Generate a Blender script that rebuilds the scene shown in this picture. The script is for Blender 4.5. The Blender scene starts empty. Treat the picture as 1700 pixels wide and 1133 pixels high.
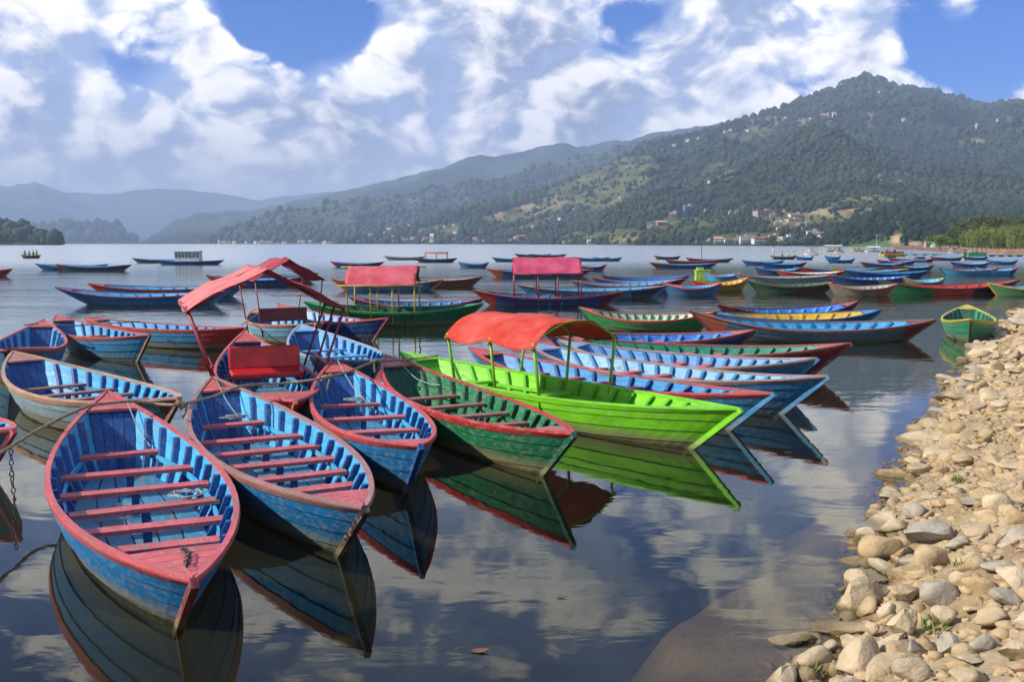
import bpy, bmesh, math, random
import numpy as np
from mathutils import Vector, Matrix

# ------------------------------------------------------------------ camera, sky, sun
scene = bpy.context.scene
COL = scene.collection
FPX, HZ, HCAM = 1606.0, 403.0, 2.17            # focal length and horizon in photo pixels (1700 wide), eye height
TH = math.atan((566.5 - HZ) / FPX)
cam_d = bpy.data.cameras.new('camera'); cam = bpy.data.objects.new('camera', cam_d); COL.objects.link(cam)
cam.location = (0, 0, HCAM); cam.rotation_euler = (math.pi / 2 - TH, 0, 0)
cam_d.sensor_width = 36.0; cam_d.lens = 36.0 * FPX / 1700.0
cam_d.clip_start = 0.1; cam_d.clip_end = 60000
scene.camera = cam
vs = scene.view_settings
vs.view_transform = 'Standard'; vs.look = 'None'; vs.gamma = 1.0; vs.exposure = 0.52; vs.use_curve_mapping = False
scene.render.engine = 'CYCLES'
cy = scene.cycles
cy.use_denoising = True; cy.use_adaptive_sampling = True; cy.adaptive_threshold = 0.02
cy.max_bounces = 8; cy.diffuse_bounces = 3; cy.glossy_bounces = 4; cy.transparent_max_bounces = 12
cy.volume_bounces = 0; cy.transmission_bounces = 4
cy.caustics_reflective = False; cy.caustics_refractive = False
cy.sample_clamp_indirect = 6.0

SUN = Vector((-0.80, -0.20, 0.58)).normalized()
sun_d = bpy.data.lights.new('sun', 'SUN'); sun_d.energy = 5.0; sun_d.angle = math.radians(0.53); sun_d.color = (1.0, 0.93, 0.82)
sun = bpy.data.objects.new('sun', sun_d); COL.objects.link(sun)
sun.rotation_euler = (-SUN).to_track_quat('-Z', 'Y').to_euler()

world = bpy.data.worlds.new('World'); scene.world = world; world.use_nodes = True
cy_w = world.cycles; cy_w.sampling_method = 'MANUAL'; cy_w.sample_map_resolution = 512

class NT:
    """tiny helper for node trees"""
    def __init__(s, tree):
        s.t = tree; s.n = tree.nodes; s.l = tree.links
    def new(s, kind, **kw):
        nd = s.n.new(kind)
        for k, v in kw.items(): setattr(nd, k, v)
        return nd
    def put(s, sock, v):
        if isinstance(v, bpy.types.NodeSocket): s.l.new(v, sock)
        elif v is not None:
            if sock.type == 'RGBA' and not isinstance(v, (int, float)) and len(v) == 3: v = (*v, 1)
            sock.default_value = v
    def math(s, op, a, b=None, c=None, clamp=False):
        nd = s.new('ShaderNodeMath', operation=op); nd.use_clamp = clamp
        s.put(nd.inputs[0], a)
        if b is not None: s.put(nd.inputs[1], b)
        if c is not None: s.put(nd.inputs[2], c)
        return nd.outputs[0]
    def vmath(s, op, a, b=None, scale=None):
        nd = s.new('ShaderNodeVectorMath', operation=op)
        s.put(nd.inputs[0], a)
        if b is not None: s.put(nd.inputs[1], b)
        if scale is not None: s.put(nd.inputs['Scale'], scale)
        return nd.outputs['Value'] if op in ('DOT_PRODUCT', 'LENGTH', 'DISTANCE') else nd.outputs[0]
    def noise(s, vec, scale=5.0, detail=4.0, rough=0.55, dist=0.0, out=0, lac=2.0):
        nd = s.new('ShaderNodeTexNoise'); s.put(nd.inputs['Vector'], vec)
        s.put(nd.inputs['Scale'], scale); s.put(nd.inputs['Detail'], detail); s.put(nd.inputs['Roughness'], rough)
        s.put(nd.inputs['Distortion'], dist); s.put(nd.inputs['Lacunarity'], lac)
        return nd.outputs[out]
    def ramp(s, x, lo, hi, a=0.0, b=1.0, smooth=True):
        nd = s.new('ShaderNodeMapRange'); nd.interpolation_type = 'SMOOTHSTEP' if smooth else 'LINEAR'
        s.put(nd.inputs[0], x); s.put(nd.inputs[1], lo); s.put(nd.inputs[2], hi); s.put(nd.inputs[3], a); s.put(nd.inputs[4], b)
        return nd.outputs[0]
    def mix(s, f, a, b, mode='MIX'):
        nd = s.new('ShaderNodeMix', data_type='RGBA', blend_type=mode); nd.clamp_factor = True
        s.put(nd.inputs[0], f); s.put(nd.inputs[6], a); s.put(nd.inputs[7], b)
        return nd.outputs[2]
    def bump(s, h, strength=0.3, dist=0.02, normal=None):
        nd = s.new('ShaderNodeBump'); s.put(nd.inputs['Height'], h); s.put(nd.inputs['Strength'], strength); s.put(nd.inputs['Distance'], dist)
        if normal is not None: s.put(nd.inputs['Normal'], normal)
        return nd.outputs[0]

def pix_dir(px, py):
    cx, cyy = (px - 850.0) / FPX, (566.5 - py) / FPX
    return np.array([cx, math.cos(TH) + cyy * math.sin(TH), -math.sin(TH) + cyy * math.cos(TH)])
def at_z(px, py, z=0.0):
    d = pix_dir(px, py); k = (z - HCAM) / d[2]
    return np.array([0, 0, HCAM]) + d * k
def at_y(px, py, Y):
    d = pix_dir(px, py); return np.array([0, 0, HCAM]) + d * (Y / d[1])

def build_world():
    N = NT(world.node_tree); N.n.clear()
    out = N.new('ShaderNodeOutputWorld'); bg = N.new('ShaderNodeBackground'); N.l.new(bg.outputs[0], out.inputs[0])
    sky = N.new('ShaderNodeTexSky', sky_type='NISHITA'); sky.sun_disc = False
    sky.sun_elevation = math.asin(SUN.z); sky.sun_rotation = math.atan2(SUN.x, SUN.y)
    sky.altitude = 800; sky.air_density = 1.0; sky.dust_density = 0.3; sky.ozone_density = 3.0
    d = N.vmath('NORMALIZE', N.new('ShaderNodeTexCoord').outputs['Generated'])
    sep = N.new('ShaderNodeSeparateXYZ'); N.l.new(d, sep.inputs[0]); z = sep.outputs['Z']
    # deepened blue of a clear washed sky
    blue = N.mix(1.0, sky.outputs[0], (0.0, 0.38, 1.02), 'MULTIPLY')
    # cloud field: 3-D noise on the sky sphere, flattened towards the horizon
    p = N.vmath('MULTIPLY', d, (1.0, 1.0, 1.55))
    warp = N.noise(p, 5.0, 3, 0.5, out=1)
    pw = N.vmath('ADD', p, N.vmath('SCALE', N.vmath('SUBTRACT', warp, (0.5, 0.5, 0.5)), scale=0.10))
    def field(v):
        t = N.math('MULTIPLY', N.noise(v, 3.4, 1, 0.5), 0.62)
        for sc, w in ((8.0, 0.26), (17.0, 0.15), (37.0, 0.075)):       # rounded puffs with creases between them
            t = N.math('MULTIPLY_ADD', N.math('ABSOLUTE', N.math('SUBTRACT', N.noise(v, sc, 0, 0.5), 0.5)), w * 3.0, t)
        return N.math('MULTIPLY_ADD', N.noise(v, 55.0, 5, 0.68), 0.20, N.math('SUBTRACT', t, 0.05))
    f0 = field(pw)
    f1 = field(N.vmath('ADD', pw, (-0.022, 0.0, 0.026)))
    # where the banks and the gaps of this sky stand (directions)
    bias = None
    for px, py, r, k in SKYBLOBS:
        v = pix_dir(px, py); v = v / np.linalg.norm(v)
        dist = N.vmath('DISTANCE', d, tuple(v))
        g = N.ramp(dist, 0.0, r, k, 0.0)
        bias = g if bias is None else N.math('ADD', bias, g)
    low = N.ramp(z, 0.03, 0.19, 0.16, 0.0)
    high = N.ramp(z, 0.26, 0.45, 0.0, -0.15)
    dens = N.math('ADD', N.math('ADD', N.math('ADD', f0, bias), low), high)
    a = N.ramp(dens, 0.385, 0.52)
    veil = N.ramp(N.math('ADD', N.math('ADD', N.noise(pw, 2.6, 5, 0.6), N.math('MULTIPLY', bias, 1.3)), low), 0.36, 0.70, 0.0, 0.85)
    lit = N.ramp(N.math('SUBTRACT', f0, f1), -0.10, 0.14)
    thick = N.ramp(dens, 0.50, 0.85)
    lit2 = N.math('MULTIPLY', lit, N.math('SUBTRACT', 1.0, N.math('MULTIPLY', thick, 0.25)))
    shade = N.mix(thick, (3.0, 3.9, 6.3), (2.0, 2.5, 3.9))
    ccol = N.mix(lit2, shade, (12.6, 11.9, 11.0))
    hazec = (7.3, 6.9, 6.5)
    ccol = N.mix(N.ramp(z, 0.02, 0.12, 0.62, 0.0), ccol, hazec)
    blue = N.mix(N.ramp(z, 0.0, 0.15, 0.75, 0.0), blue, hazec)
    col = N.mix(veil, blue, (3.6, 4.6, 7.6))
    col = N.mix(N.math('MULTIPLY', a, 0.95), col, ccol)
    N.l.new(col, bg.inputs[0]); bg.inputs[1].default_value = 0.10

SKYBLOBS = [  # photo pixel of the direction, radius (chord), weight
    (470, 20, 0.10, -0.52), (570, 25, 0.06, -0.30), (210, 85, 0.085, -0.22), (1030, 25, 0.07, -0.30), (40, 10, 0.05, -0.12),
    (1660, 110, 0.16, -0.26), (1540, 60, 0.06, -0.15), (1290, 190, 0.09, -0.12), (1360, 130, 0.05, -0.1), (90, 60, 0.09, 0.12), (330, 60, 0.05, 0.14),
    (760, 110, 0.17, 0.20), (980, 180, 0.16, 0.22), (1230, 70, 0.12, 0.20), (1440, 80, 0.05, 0.30), (300, 200, 0.22, 0.10), (1590, 15, 0.04, 0.25), (560, 150, 0.12, 0.1),
]
build_world()
# ------------------------------------------------------------------ mesh helpers
def link(o, parent=None):
    COL.objects.link(o)
    if parent is not None: o.parent = parent
    return o
def mesh_from(name, verts, faces, mats, smooth=False, midx=None):
    me = bpy.data.meshes.new(name); me.from_pydata([tuple(map(float, v)) for v in verts], [], faces)
    for m in (mats if isinstance(mats, (list, tuple)) else [mats]): me.materials.append(m)
    if midx is not None: me.polygons.foreach_set('material_index', midx)
    if smooth: me.polygons.foreach_set('use_smooth', [True] * len(me.polygons))
    me.update(); return me
def obj(name, verts, faces, mats, parent=None, smooth=False, midx=None):
    return link(bpy.data.objects.new(name, mesh_from(name, verts, faces, mats, smooth, midx)), parent)
def empty(name, loc=(0, 0, 0), rz=0.0):
    o = bpy.data.objects.new(name, None); o.location = loc; o.rotation_euler = (0, 0, rz); o.empty_display_size = 0.2
    return link(o)
def tag(o, label=None, cat=None, group=None, kind=None):
    if label: o['label'] = label
    if cat: o['category'] = cat
    if group: o['group'] = group
    if kind: o['kind'] = kind
    return o
class MB:
    """collects shapes into one mesh"""
    def __init__(s): s.v = []; s.f = []; s.m = []
    def add(s, vs_, fs, m=0):
        o = len(s.v); s.v += [tuple(map(float, q)) for q in vs_]; s.f += [tuple(i + o for i in f) for f in fs]; s.m += [m] * len(fs)
    def box(s, c, size, rot=None, m=0):
        hx, hy, hz = size[0] / 2, size[1] / 2, size[2] / 2
        pts = [Vector((x, y, z)) for x in (-hx, hx) for y in (-hy, hy) for z in (-hz, hz)]
        if rot is not None: pts = [rot @ q for q in pts]
        pts = [(q.x + c[0], q.y + c[1], q.z + c[2]) for q in pts]
        s.add(pts, [(0, 1, 3, 2), (4, 6, 7, 5), (0, 4, 5, 1), (2, 3, 7, 6), (0, 2, 6, 4), (1, 5, 7, 3)], m)
    def tube(s, pts, r, n=6, m=0, cap=True):
        P = [Vector(q) for q in pts]; k = len(P); rs = r if isinstance(r, (list, tuple)) else [r] * k
        ring = []; side = None
        for i, q in enumerate(P):
            t = (P[min(i + 1, k - 1)] - P[max(i - 1, 0)]).normalized()
            if side is None:
                side = t.orthogonal().normalized()
            side = (side - t * side.dot(t)).normalized(); up = t.cross(side)
            ring.append([q + (side * math.cos(2 * math.pi * j / n) + up * math.sin(2 * math.pi * j / n)) * rs[i] for j in range(n)])
        vs_ = [q for rr in ring for q in rr]; fs = []
        for i in range(k - 1):
            for j in range(n): fs.append((i * n + j, i * n + (j + 1) % n, (i + 1) * n + (j + 1) % n, (i + 1) * n + j))
        if cap: fs.append(tuple(range(n))[::-1]); fs.append(tuple(range((k - 1) * n, k * n)))
        s.add(vs_, fs, m)
    def build(s, name, mats, parent=None, smooth=False):
        return obj(name, s.v, s.f, mats, parent, smooth, s.m)

def noise2(x, y, seed=0):
    """smooth value noise, numpy"""
    xi = np.floor(x).astype(np.int64); yi = np.floor(y).astype(np.int64); xf = x - xi; yf = y - yi
    def h(a, b):
        n = (a * 374761393 + b * 668265263 + seed * 974711) & 0xffffffff
        n = ((n ^ (n >> 13)) * 1274126177) & 0xffffffff
        return ((n ^ (n >> 16)) & 0xffff) / 65535.0
    u = xf * xf * xf * (xf * (xf * 6 - 15) + 10); v = yf * yf * yf * (yf * (yf * 6 - 15) + 10)
    return (h(xi, yi) * (1 - u) + h(xi + 1, yi) * u) * (1 - v) + (h(xi, yi + 1) * (1 - u) + h(xi + 1, yi + 1) * u) * v
def fbm(x, y, oct_=5, seed=0, gain=0.5):
    s = 0; a = 1; t = 0
    for i in range(oct_):
        s = s + a * noise2(x * 2 ** i + 17.3 * i, y * 2 ** i - 9.1 * i, seed + i); t += a; a *= gain
    return s / t
def ridged(x, y, oct_=4, seed=0):
    s = 0; a = 1; t = 0
    for i in range(oct_):
        s = s + a * (1 - abs(2 * noise2(x * 2 ** i + 5.7 * i, y * 2 ** i + 3.3 * i, seed + i) - 1)); t += a; a *= 0.5
    return s / t

# ------------------------------------------------------------------ materials
def new_mat(name):
    m = bpy.data.materials.new(name); m.use_nodes = True
    N = NT(m.node_tree); N.n.clear()
    out = N.new('ShaderNodeOutputMaterial'); b = N.new('ShaderNodeBsdfPrincipled'); N.l.new(b.outputs[0], out.inputs[0])
    return m, N, b, out
_paint = {}
def paint(col, grime=0.0, ends=None, worn=0.5, wood=(0.30, 0.25, 0.19), rough=0.5):
    """old boat paint: brush-mottled, chipped to wood, waterline scum near z=0, optional end colours by boat-local x"""
    key = (col, grime, ends, worn, wood, rough)
    if key in _paint: return _paint[key]
    m, N, b, out = new_mat('boat_paint')
    oc = N.new('ShaderNodeTexCoord').outputs['Object']
    geo = N.new('ShaderNodeNewGeometry'); wp = geo.outputs['Position']
    seed = N.math('MULTIPLY', N.new('ShaderNodeObjectInfo').outputs['Random'], 20.0)
    off = N.new('ShaderNodeCombineXYZ'); N.l.new(seed, off.inputs[0]); N.l.new(seed, off.inputs[2])
    pv = N.vmath('ADD', N.vmath('MULTIPLY', oc, (1.0, 3.0, 3.0)), off.outputs[0])
    base = col
    if ends:
        x0, ca, x1, cb = ends
        sx = N.new('ShaderNodeSeparateXYZ'); N.l.new(oc, sx.inputs[0])
        wob = N.math('MULTIPLY', N.math('SUBTRACT', N.noise(oc, 6.0, 3), 0.5), 0.06)
        xx = N.math('ADD', sx.outputs['X'], wob)
        if ca is not None: base = N.mix(N.math('LESS_THAN', xx, x0), base, ca)
        if cb is not None: base = N.mix(N.math('GREATER_THAN', xx, x1), base, cb)
    n1 = N.noise(pv, 2.2, 5, 0.6); n2 = N.noise(pv, 9.0, 6, 0.7); n3 = N.noise(N.vmath('MULTIPLY', oc, (2.5, 40.0, 40.0)), 2.0, 4, 0.6)
    c = N.mix(N.ramp(n1, 0.35, 0.65, 0.0, 0.9), base, N.mix(0.5, base, N.mix(1.0, base, (0.45, 0.5, 0.55), 'MULTIPLY')))
    fade = N.mix(0.28, base, (0.6, 0.62, 0.62))
    c = N.mix(N.ramp(n2, 0.46, 0.70, 0.0, 0.85 * worn), c, fade)
    chip = N.math('ADD', N.math('ADD', N.math('MULTIPLY', n2, 0.6), N.math('MULTIPLY', n3, 0.4)), N.math('MULTIPLY', N.math('SUBTRACT', N.noise(pv, 1.1, 2, 0.5), 0.5), 0.30))
    c = N.mix(N.ramp(chip, 0.63 - 0.10 * worn, 0.66 - 0.06 * worn, 0.0, min(1.0, 0.25 + worn)), c, N.mix(n3, wood, (0.10, 0.085, 0.07)))
    if grime > 0:
        sz = N.new('ShaderNodeSeparateXYZ'); N.l.new(wp, sz.inputs[0])
        zz = N.math('ADD', sz.outputs['Z'], N.math('MULTIPLY', N.math('SUBTRACT', N.noise(N.vmath('MULTIPLY', oc, (1, 1, 6)), 3.0, 5, 0.65), 0.5), 0.16))
        g = N.ramp(zz, 0.20, 0.02, 0.0, grime)
        c = N.mix(g, c, N.mix(n2, (0.30, 0.27, 0.13), (0.17, 0.15, 0.08)))
        g2 = N.ramp(zz, 0.05, -0.01, 0.0, 0.85 * min(1, grime + .2))
        c = N.mix(g2, c, (0.055, 0.055, 0.03))
    N.put(b.inputs['Base Color'], c)
    N.put(b.inputs['Roughness'], N.ramp(n2, 0.3, 0.8, rough - 0.08, rough + 0.25))
    b.inputs['Specular IOR Level'].default_value = 0.35
    h = N.math('ADD', N.math('MULTIPLY', n3, 0.6), N.math('MULTIPLY', n2, 0.5))
    N.put(b.inputs['Normal'], N.bump(h, 0.35, 0.006))
    _paint[key] = m; return m
_plain = {}
def plain(col, rough=0.6, noise_scale=6.0, var=0.35, metal=0.0, bump=0.1):
    key = (col, rough, noise_scale, var, metal, bump)
    if key in _plain: return _plain[key]
    m, N, b, out = new_mat('plain')
    oc = N.new('ShaderNodeTexCoord').outputs['Object']
    n = N.noise(oc, noise_scale, 5, 0.6)
    dark = tuple(x * (1 - var) for x in col); light = tuple(min(1, x * (1 + var * 0.6)) for x in col)
    N.put(b.inputs['Base Color'], N.mix(N.ramp(n, 0.3, 0.7), dark, light))
    b.inputs['Roughness'].default_value = rough; b.inputs['Metallic'].default_value = metal
    if bump: N.put(b.inputs['Normal'], N.bump(n, bump, 0.02))
    _plain[key] = m; return m
def cloth_mat(col, trans=0.35):
    m, N, b, out = new_mat('canopy_cloth')
    oc = N.new('ShaderNodeTexCoord').outputs['Object']
    n = N.noise(oc, 2.5, 5, 0.6); w = N.noise(N.vmath('MULTIPLY', oc, (1, 1, 1)), 90, 2, 0.5)
    c = N.mix(N.ramp(n, 0.3, 0.75), tuple(x * 0.8 for x in col), N.mix(0.14, col, (0.8, 0.7, 0.7)))
    N.put(b.inputs['Base Color'], c); b.inputs['Roughness'].default_value = 0.75
    b.inputs['Specular IOR Level'].default_value = 0.2
    bm_ = N.bump(N.math('ADD', n, N.math('MULTIPLY', w, 0.12)), 0.5, 0.03); N.put(b.inputs['Normal'], bm_)
    tr = N.new('ShaderNodeBsdfTranslucent'); N.put(tr.inputs[0], c); N.put(tr.inputs['Normal'], bm_)
    mx = N.new('ShaderNodeMixShader'); mx.inputs[0].default_value = trans
    N.l.new(b.outputs[0], mx.inputs[1]); N.l.new(tr.outputs[0], mx.inputs[2]); N.l.new(mx.outputs[0], out.inputs[0])
    return m
# ------------------------------------------------------------------ lake, bank, stones
rng = np.random.default_rng(7); R = random.Random(7)

def water_mat():
    m, N, b, out = new_mat('lake_water'); N.n.remove(b)
    wp = N.new('ShaderNodeNewGeometry').outputs['Position']
    sp = N.new('ShaderNodeSeparateXYZ'); N.l.new(wp, sp.inputs[0])
    open_ = N.ramp(sp.outputs['Y'], 9.0, 45.0)
    patch = N.ramp(N.noise(N.vmath('MULTIPLY', wp, (0.05, 0.09, 0)), 1.0, 3, 0.5), 0.42, 0.62)
    calm = N.ramp(sp.outputs['Y'], 45.0, 160.0, 1.0, 0.15)
    amp = N.math('ADD', 0.05, N.math('MULTIPLY', N.math('MULTIPLY', open_, calm), N.math('ADD', 0.25, N.math('MULTIPLY', patch, 0.6))))
    n1 = N.noise(N.vmath('MULTIPLY', wp, (1.3, 2.6, 0)), 1.0, 3, 0.5, 0.6)
    n2 = N.noise(N.vmath('MULTIPLY', wp, (0.25, 0.5, 0)), 1.0, 2, 0.5)
    h = N.math('MULTIPLY', N.math('ADD', n1, N.math('MULTIPLY', n2, 1.4)), amp)
    nrm = N.bump(h, 0.35, 0.10)
    cosi = N.math('ABSOLUTE', N.vmath('DOT_PRODUCT', N.new('ShaderNodeNewGeometry').outputs['Incoming'], nrm))
    fres = N.math('MULTIPLY_ADD', N.math('POWER', N.math('SUBTRACT', 1.0, cosi, clamp=True), 5.0), 0.98, 0.02)
    gl = N.new('ShaderNodeBsdfGlossy'); N.put(gl.inputs['Roughness'], N.ramp(sp.outputs['Y'], 30, 130, 0.012, 0.24)); N.put(gl.inputs['Normal'], nrm)
    gl.inputs['Color'].default_value = (0.95, 0.96, 0.89, 1)
    tr = N.new('ShaderNodeBsdfTransparent'); tr.inputs[0].default_value = (0.80, 0.76, 0.60, 1)
    df = N.new('ShaderNodeBsdfDiffuse'); df.inputs[0].default_value = (0.010, 0.016, 0.012, 1)
    body = N.new('ShaderNodeMixShader'); body.inputs[0].default_value = 0.22
    N.l.new(tr.outputs[0], body.inputs[1]); N.l.new(df.outputs[0], body.inputs[2])
    mx = N.new('ShaderNodeMixShader'); N.l.new(N.math('MULTIPLY_ADD', fres, 1.12, 0.005, clamp=True), mx.inputs[0])
    N.l.new(body.outputs[0], mx.inputs[1]); N.l.new(gl.outputs[0], mx.inputs[2]); N.l.new(mx.outputs[0], out.inputs[0])
    return m
tag(obj('lake_water', [(-9000, -40, 0), (9000, -40, 0), (9000, 9000, 0), (-9000, 9000, 0)], [(0, 1, 2, 3)], water_mat()), kind='structure')
tag(obj('lake_bed', [(-9000, -40, -1.7), (9000, -40, -1.7), (9000, 9000, -1.7), (-9000, 9000, -1.7)], [(0, 1, 2, 3)], plain((0.009, 0.012, 0.008), 0.9, 0.5)), kind='structure')

SHORE_PX = [(1350, 1133), (1400, 1060), (1450, 985), (1462, 910), (1488, 850), (1492, 795), (1530, 735), (1562, 685), (1592, 630), (1625, 590), (1652, 560), (1676, 535), (1700, 518), (1760, 490), (1850, 466)]
shore = [at_z(a, b)[:2] for a, b in SHORE_PX]
d0 = (shore[2] - shore[0]) / np.linalg.norm(shore[2] - shore[0])
shore = np.array([shore[0] - d0 * 14, shore[0] - d0 * 7, shore[0] - d0 * 3] + shore)
seg = np.r_[0, np.cumsum(np.linalg.norm(np.diff(shore, axis=0), axis=1))]
SA = np.arange(0, seg[-1], 0.06)
SXY = np.c_[np.interp(SA, seg, shore[:, 0]), np.interp(SA, seg, shore[:, 1])]
ker = np.exp(-np.linspace(-2, 2, 41) ** 2); ker /= ker.sum()
pad = np.pad(SXY, ((20, 20), (0, 0)), mode='reflect', reflect_type='odd')
SXY = np.c_[np.convolve(pad[:, 0], ker, 'valid'), np.convolve(pad[:, 1], ker, 'valid')]
TAN = np.gradient(SXY, axis=0); TAN /= np.linalg.norm(TAN, axis=1)[:, None]
NRM = np.c_[TAN[:, 1], -TAN[:, 0]]                       # towards the land, right of the way
def shore_d(x, y):
    q = np.array([x, y]); dd = ((SXY - q) ** 2).sum(1); i = int(dd.argmin())
    return float(np.dot(q - SXY[i], NRM[i])), i
def bank_h(d, x, y):
    d = np.asarray(d, float)
    z = np.where(d > 0, np.where(d < 1.5, 0.40 * d, 0.60 + 0.14 * (d - 1.5)), 0)
    z = np.where(d <= 0, np.where(d > -0.62, 0.17 * d, -0.1054 + 0.9 * (d + 0.62)), z)
    z = np.maximum(z, -1.66)
    n = (fbm(x * 1.3 + 40, y * 1.3, 5, 3) - 0.5) * 0.24 + (ridged(x * 5, y * 5, 3, 9) - 0.6) * 0.09
    return z + n * np.clip(0.35 + d * 1.2, 0.25, 1.0)
def bank_ground(x, y):
    d, i = shore_d(x, y); return float(bank_h(d, np.array(x), np.array(y))), d
def bank_hit(px, py):
    """the bank point seen at a photo pixel"""
    z = 0.0
    for _ in range(12):
        p = at_z(px, py, z); z = 0.5 * z + 0.5 * max(-0.1, bank_ground(p[0], p[1])[0])
    return at_z(px, py, z)

def rock_material(kind):
    m, N, b, out = new_mat('bank_stone')
    oc = N.new('ShaderNodeTexCoord').outputs['Object']; wp = N.new('ShaderNodeNewGeometry').outputs['Position']
    rnd = N.new('ShaderNodeObjectInfo').outputs['Random']
    v = wp
    n1 = N.noise(v, 5.0, 7, 0.62); n2 = N.noise(v, 26.0, 6, 0.68); n3 = N.noise(v, 1.7, 3, 0.5)
    if kind == 'stone':
        c = N.mix(rnd, (0.44, 0.315, 0.16), (0.57, 0.47, 0.31))
        c = N.mix(N.ramp(N.math('FRACT', N.math('MULTIPLY', rnd, 7.3)), 0.55, 1.0), c, (0.36, 0.33, 0.27))
    else:
        c = N.mix(N.ramp(n3, 0.35, 0.65), (0.30, 0.215, 0.115), (0.42, 0.325, 0.20))
    c = N.mix(N.ramp(n1, 0.35, 0.72, 0.0, 0.55), c, (0.17, 0.125, 0.07))
    c = N.mix(N.ramp(n2, 0.5, 0.75, 0.0, 0.55), c, (0.56, 0.47, 0.32))
    c = N.mix(N.ramp(n2, 0.42, 0.25, 0.0, 0.6), c, (0.09, 0.065, 0.04))
    sz = N.new('ShaderNodeSeparateXYZ'); N.l.new(wp, sz.inputs[0])
    wet = N.ramp(N.math('ADD', sz.outputs['Z'], N.math('MULTIPLY', N.math('SUBTRACT', n1, 0.5), 0.05)), 0.055, 0.02)
    c = N.mix(wet, c, N.mix(1.0, c, (0.45, 0.43, 0.34) if kind == 'stone' else (0.52, 0.48, 0.38), 'MULTIPLY'))
    depth_dark = N.ramp(sz.outputs['Z'], -0.10, -0.45)  # light lost under deeper water, painted into the bank and stone colour
    c = N.mix(depth_dark, c, (0.012, 0.014, 0.009))
    N.put(b.inputs['Base Color'], c); N.put(b.inputs['Roughness'], N.math('SUBTRACT', 0.88, N.math('MULTIPLY', wet, 0.45)))
    b.inputs['Specular IOR Level'].default_value = 0.3
    N.put(b.inputs['Normal'], N.bump(N.math('ADD', n1, N.math('MULTIPLY', n2, 0.45)), 0.75, 0.035))
    return m
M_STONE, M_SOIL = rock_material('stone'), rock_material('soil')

# bank: sheet in shoreline coordinates, land and shallow shelf
dl = np.r_[-4, -2.6, -1.9, np.arange(-1.4, 2.2, 0.05), np.arange(2.2, 6, 0.3), 8, 11, 16]
idx = np.arange(0, len(SXY)); near = SXY[:, 1] < 16
idx = np.r_[idx[near], idx[~near][::3]]
X = SXY[idx, 0][:, None] + NRM[idx, 0][:, None] * dl[None]; Y = SXY[idx, 1][:, None] + NRM[idx, 1][:, None] * dl[None]
Dn = dl[None] + (fbm(X * 0.9, Y * 0.9, 3, 21) - 0.5) * 0.35
Dn = Dn + np.clip(-dl[None] - 0.25, 0, 0.6) * (fbm(X * 0.8 + 31, Y * 0.8, 4, 33) - 0.5) * 2.2
Z = bank_h(Dn, X, Y)
nu, nv = X.shape
V = np.c_[X.ravel(), Y.ravel(), Z.ravel()]
I = (np.arange(nu - 1)[:, None] * nv + np.arange(nv - 1)[None]).ravel()
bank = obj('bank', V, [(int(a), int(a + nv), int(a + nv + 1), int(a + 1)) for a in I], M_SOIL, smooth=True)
tag(bank, kind='structure')

def stone_mesh(seed, angular):
    r = random.Random(seed); bm = bmesh.new(); bmesh.ops.create_icosphere(bm, subdivisions=3, radius=1.0)
    planes = []
    for _ in range(16 if angular else 10):
        n = Vector((r.gauss(0, 1), r.gauss(0, 1), r.gauss(0, 1))).normalized(); planes.append((n, r.uniform(0.34, 0.70) if angular else r.uniform(0.52, 0.84)))
    ox, oy = r.uniform(0, 50), r.uniform(0, 50)
    for v in bm.verts:
        p = v.co.copy()
        for n, k in planes:
            e = p.dot(n) - k
            if e > 0: p -= n * e * (1.0 if angular else 0.92)
        q = v.co * 1.6
        nz = float(fbm(np.array(q.x + q.z * 0.7 + ox), np.array(q.y - q.z * 0.6 + oy), 4, seed)) - 0.5
        v.co = p * (1 + nz * (0.34 if angular else 0.26))
    me = bpy.data.meshes.new('stone'); bm.to_mesh(me); bm.free(); me.materials.append(M_STONE)
    me.polygons.foreach_set('use_smooth', [not angular] * len(me.polygons))
    return me
ROCKS = [stone_mesh(s, False) for s in range(7)] + [stone_mesh(s + 20, True) for s in range(9)]
def stone(px, py, w, h, rock=None, sink=0.25, z=None):
    p = bank_hit(px, py + h * 0.2) if z is None else at_z(px, py, z)
    s = w / FPX * p[1] * 0.54
    o = bpy.data.objects.new('stone', ROCKS[R.randrange(len(ROCKS))] if rock is None else ROCKS[rock])
    hs = s * min(0.95, max(0.42, 1.15 * h / w))
    o.scale = (s, s * R.uniform(0.7, 0.95), hs)
    o.location = (p[0], p[1] + s * 0.25, p[2] + hs * (0.55 - sink))
    o.rotation_euler = (R.uniform(-.15, .15), R.uniform(-.15, .15), R.uniform(-0.5, 0.5))
    return o, s
BOULDERS = [
    (1424, 973, 50, 48, 2, 'rounded grey-tan boulder alone in the water, tapering to a point'),
    (1466, 920, 74, 48, 1, 'big smooth pale boulder at the water edge with wet foot'),
    (1441, 893, 36, 32, 3, 'small round cream stone at the water left of the angular slab'),
    (1315, 1069, 68, 36, 9, 'half-sunk dark flat rock farthest out in the shallow water'),
    (1353, 1105, 68, 50, 4, 'smooth olive-grey boulder at the bottom edge beside the flat pale slab'),
    (1596, 661, 56, 22, 0, 'long flat pale boulder jutting over the water below the small green boat'),
    (1585, 716, 50, 26, 5, 'smooth egg-shaped cream boulder at the water below the brown leaf'),
]
placed = []
for px, py, w, h, k, lab in BOULDERS:
    o, s = stone(px, py, w, h, k, sink=0.12); o.name = 'boulder'; link(o); tag(o, lab, 'boulder', 'boulders along the waterline')
    placed.append((o.location.x, o.location.y, s))
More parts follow.
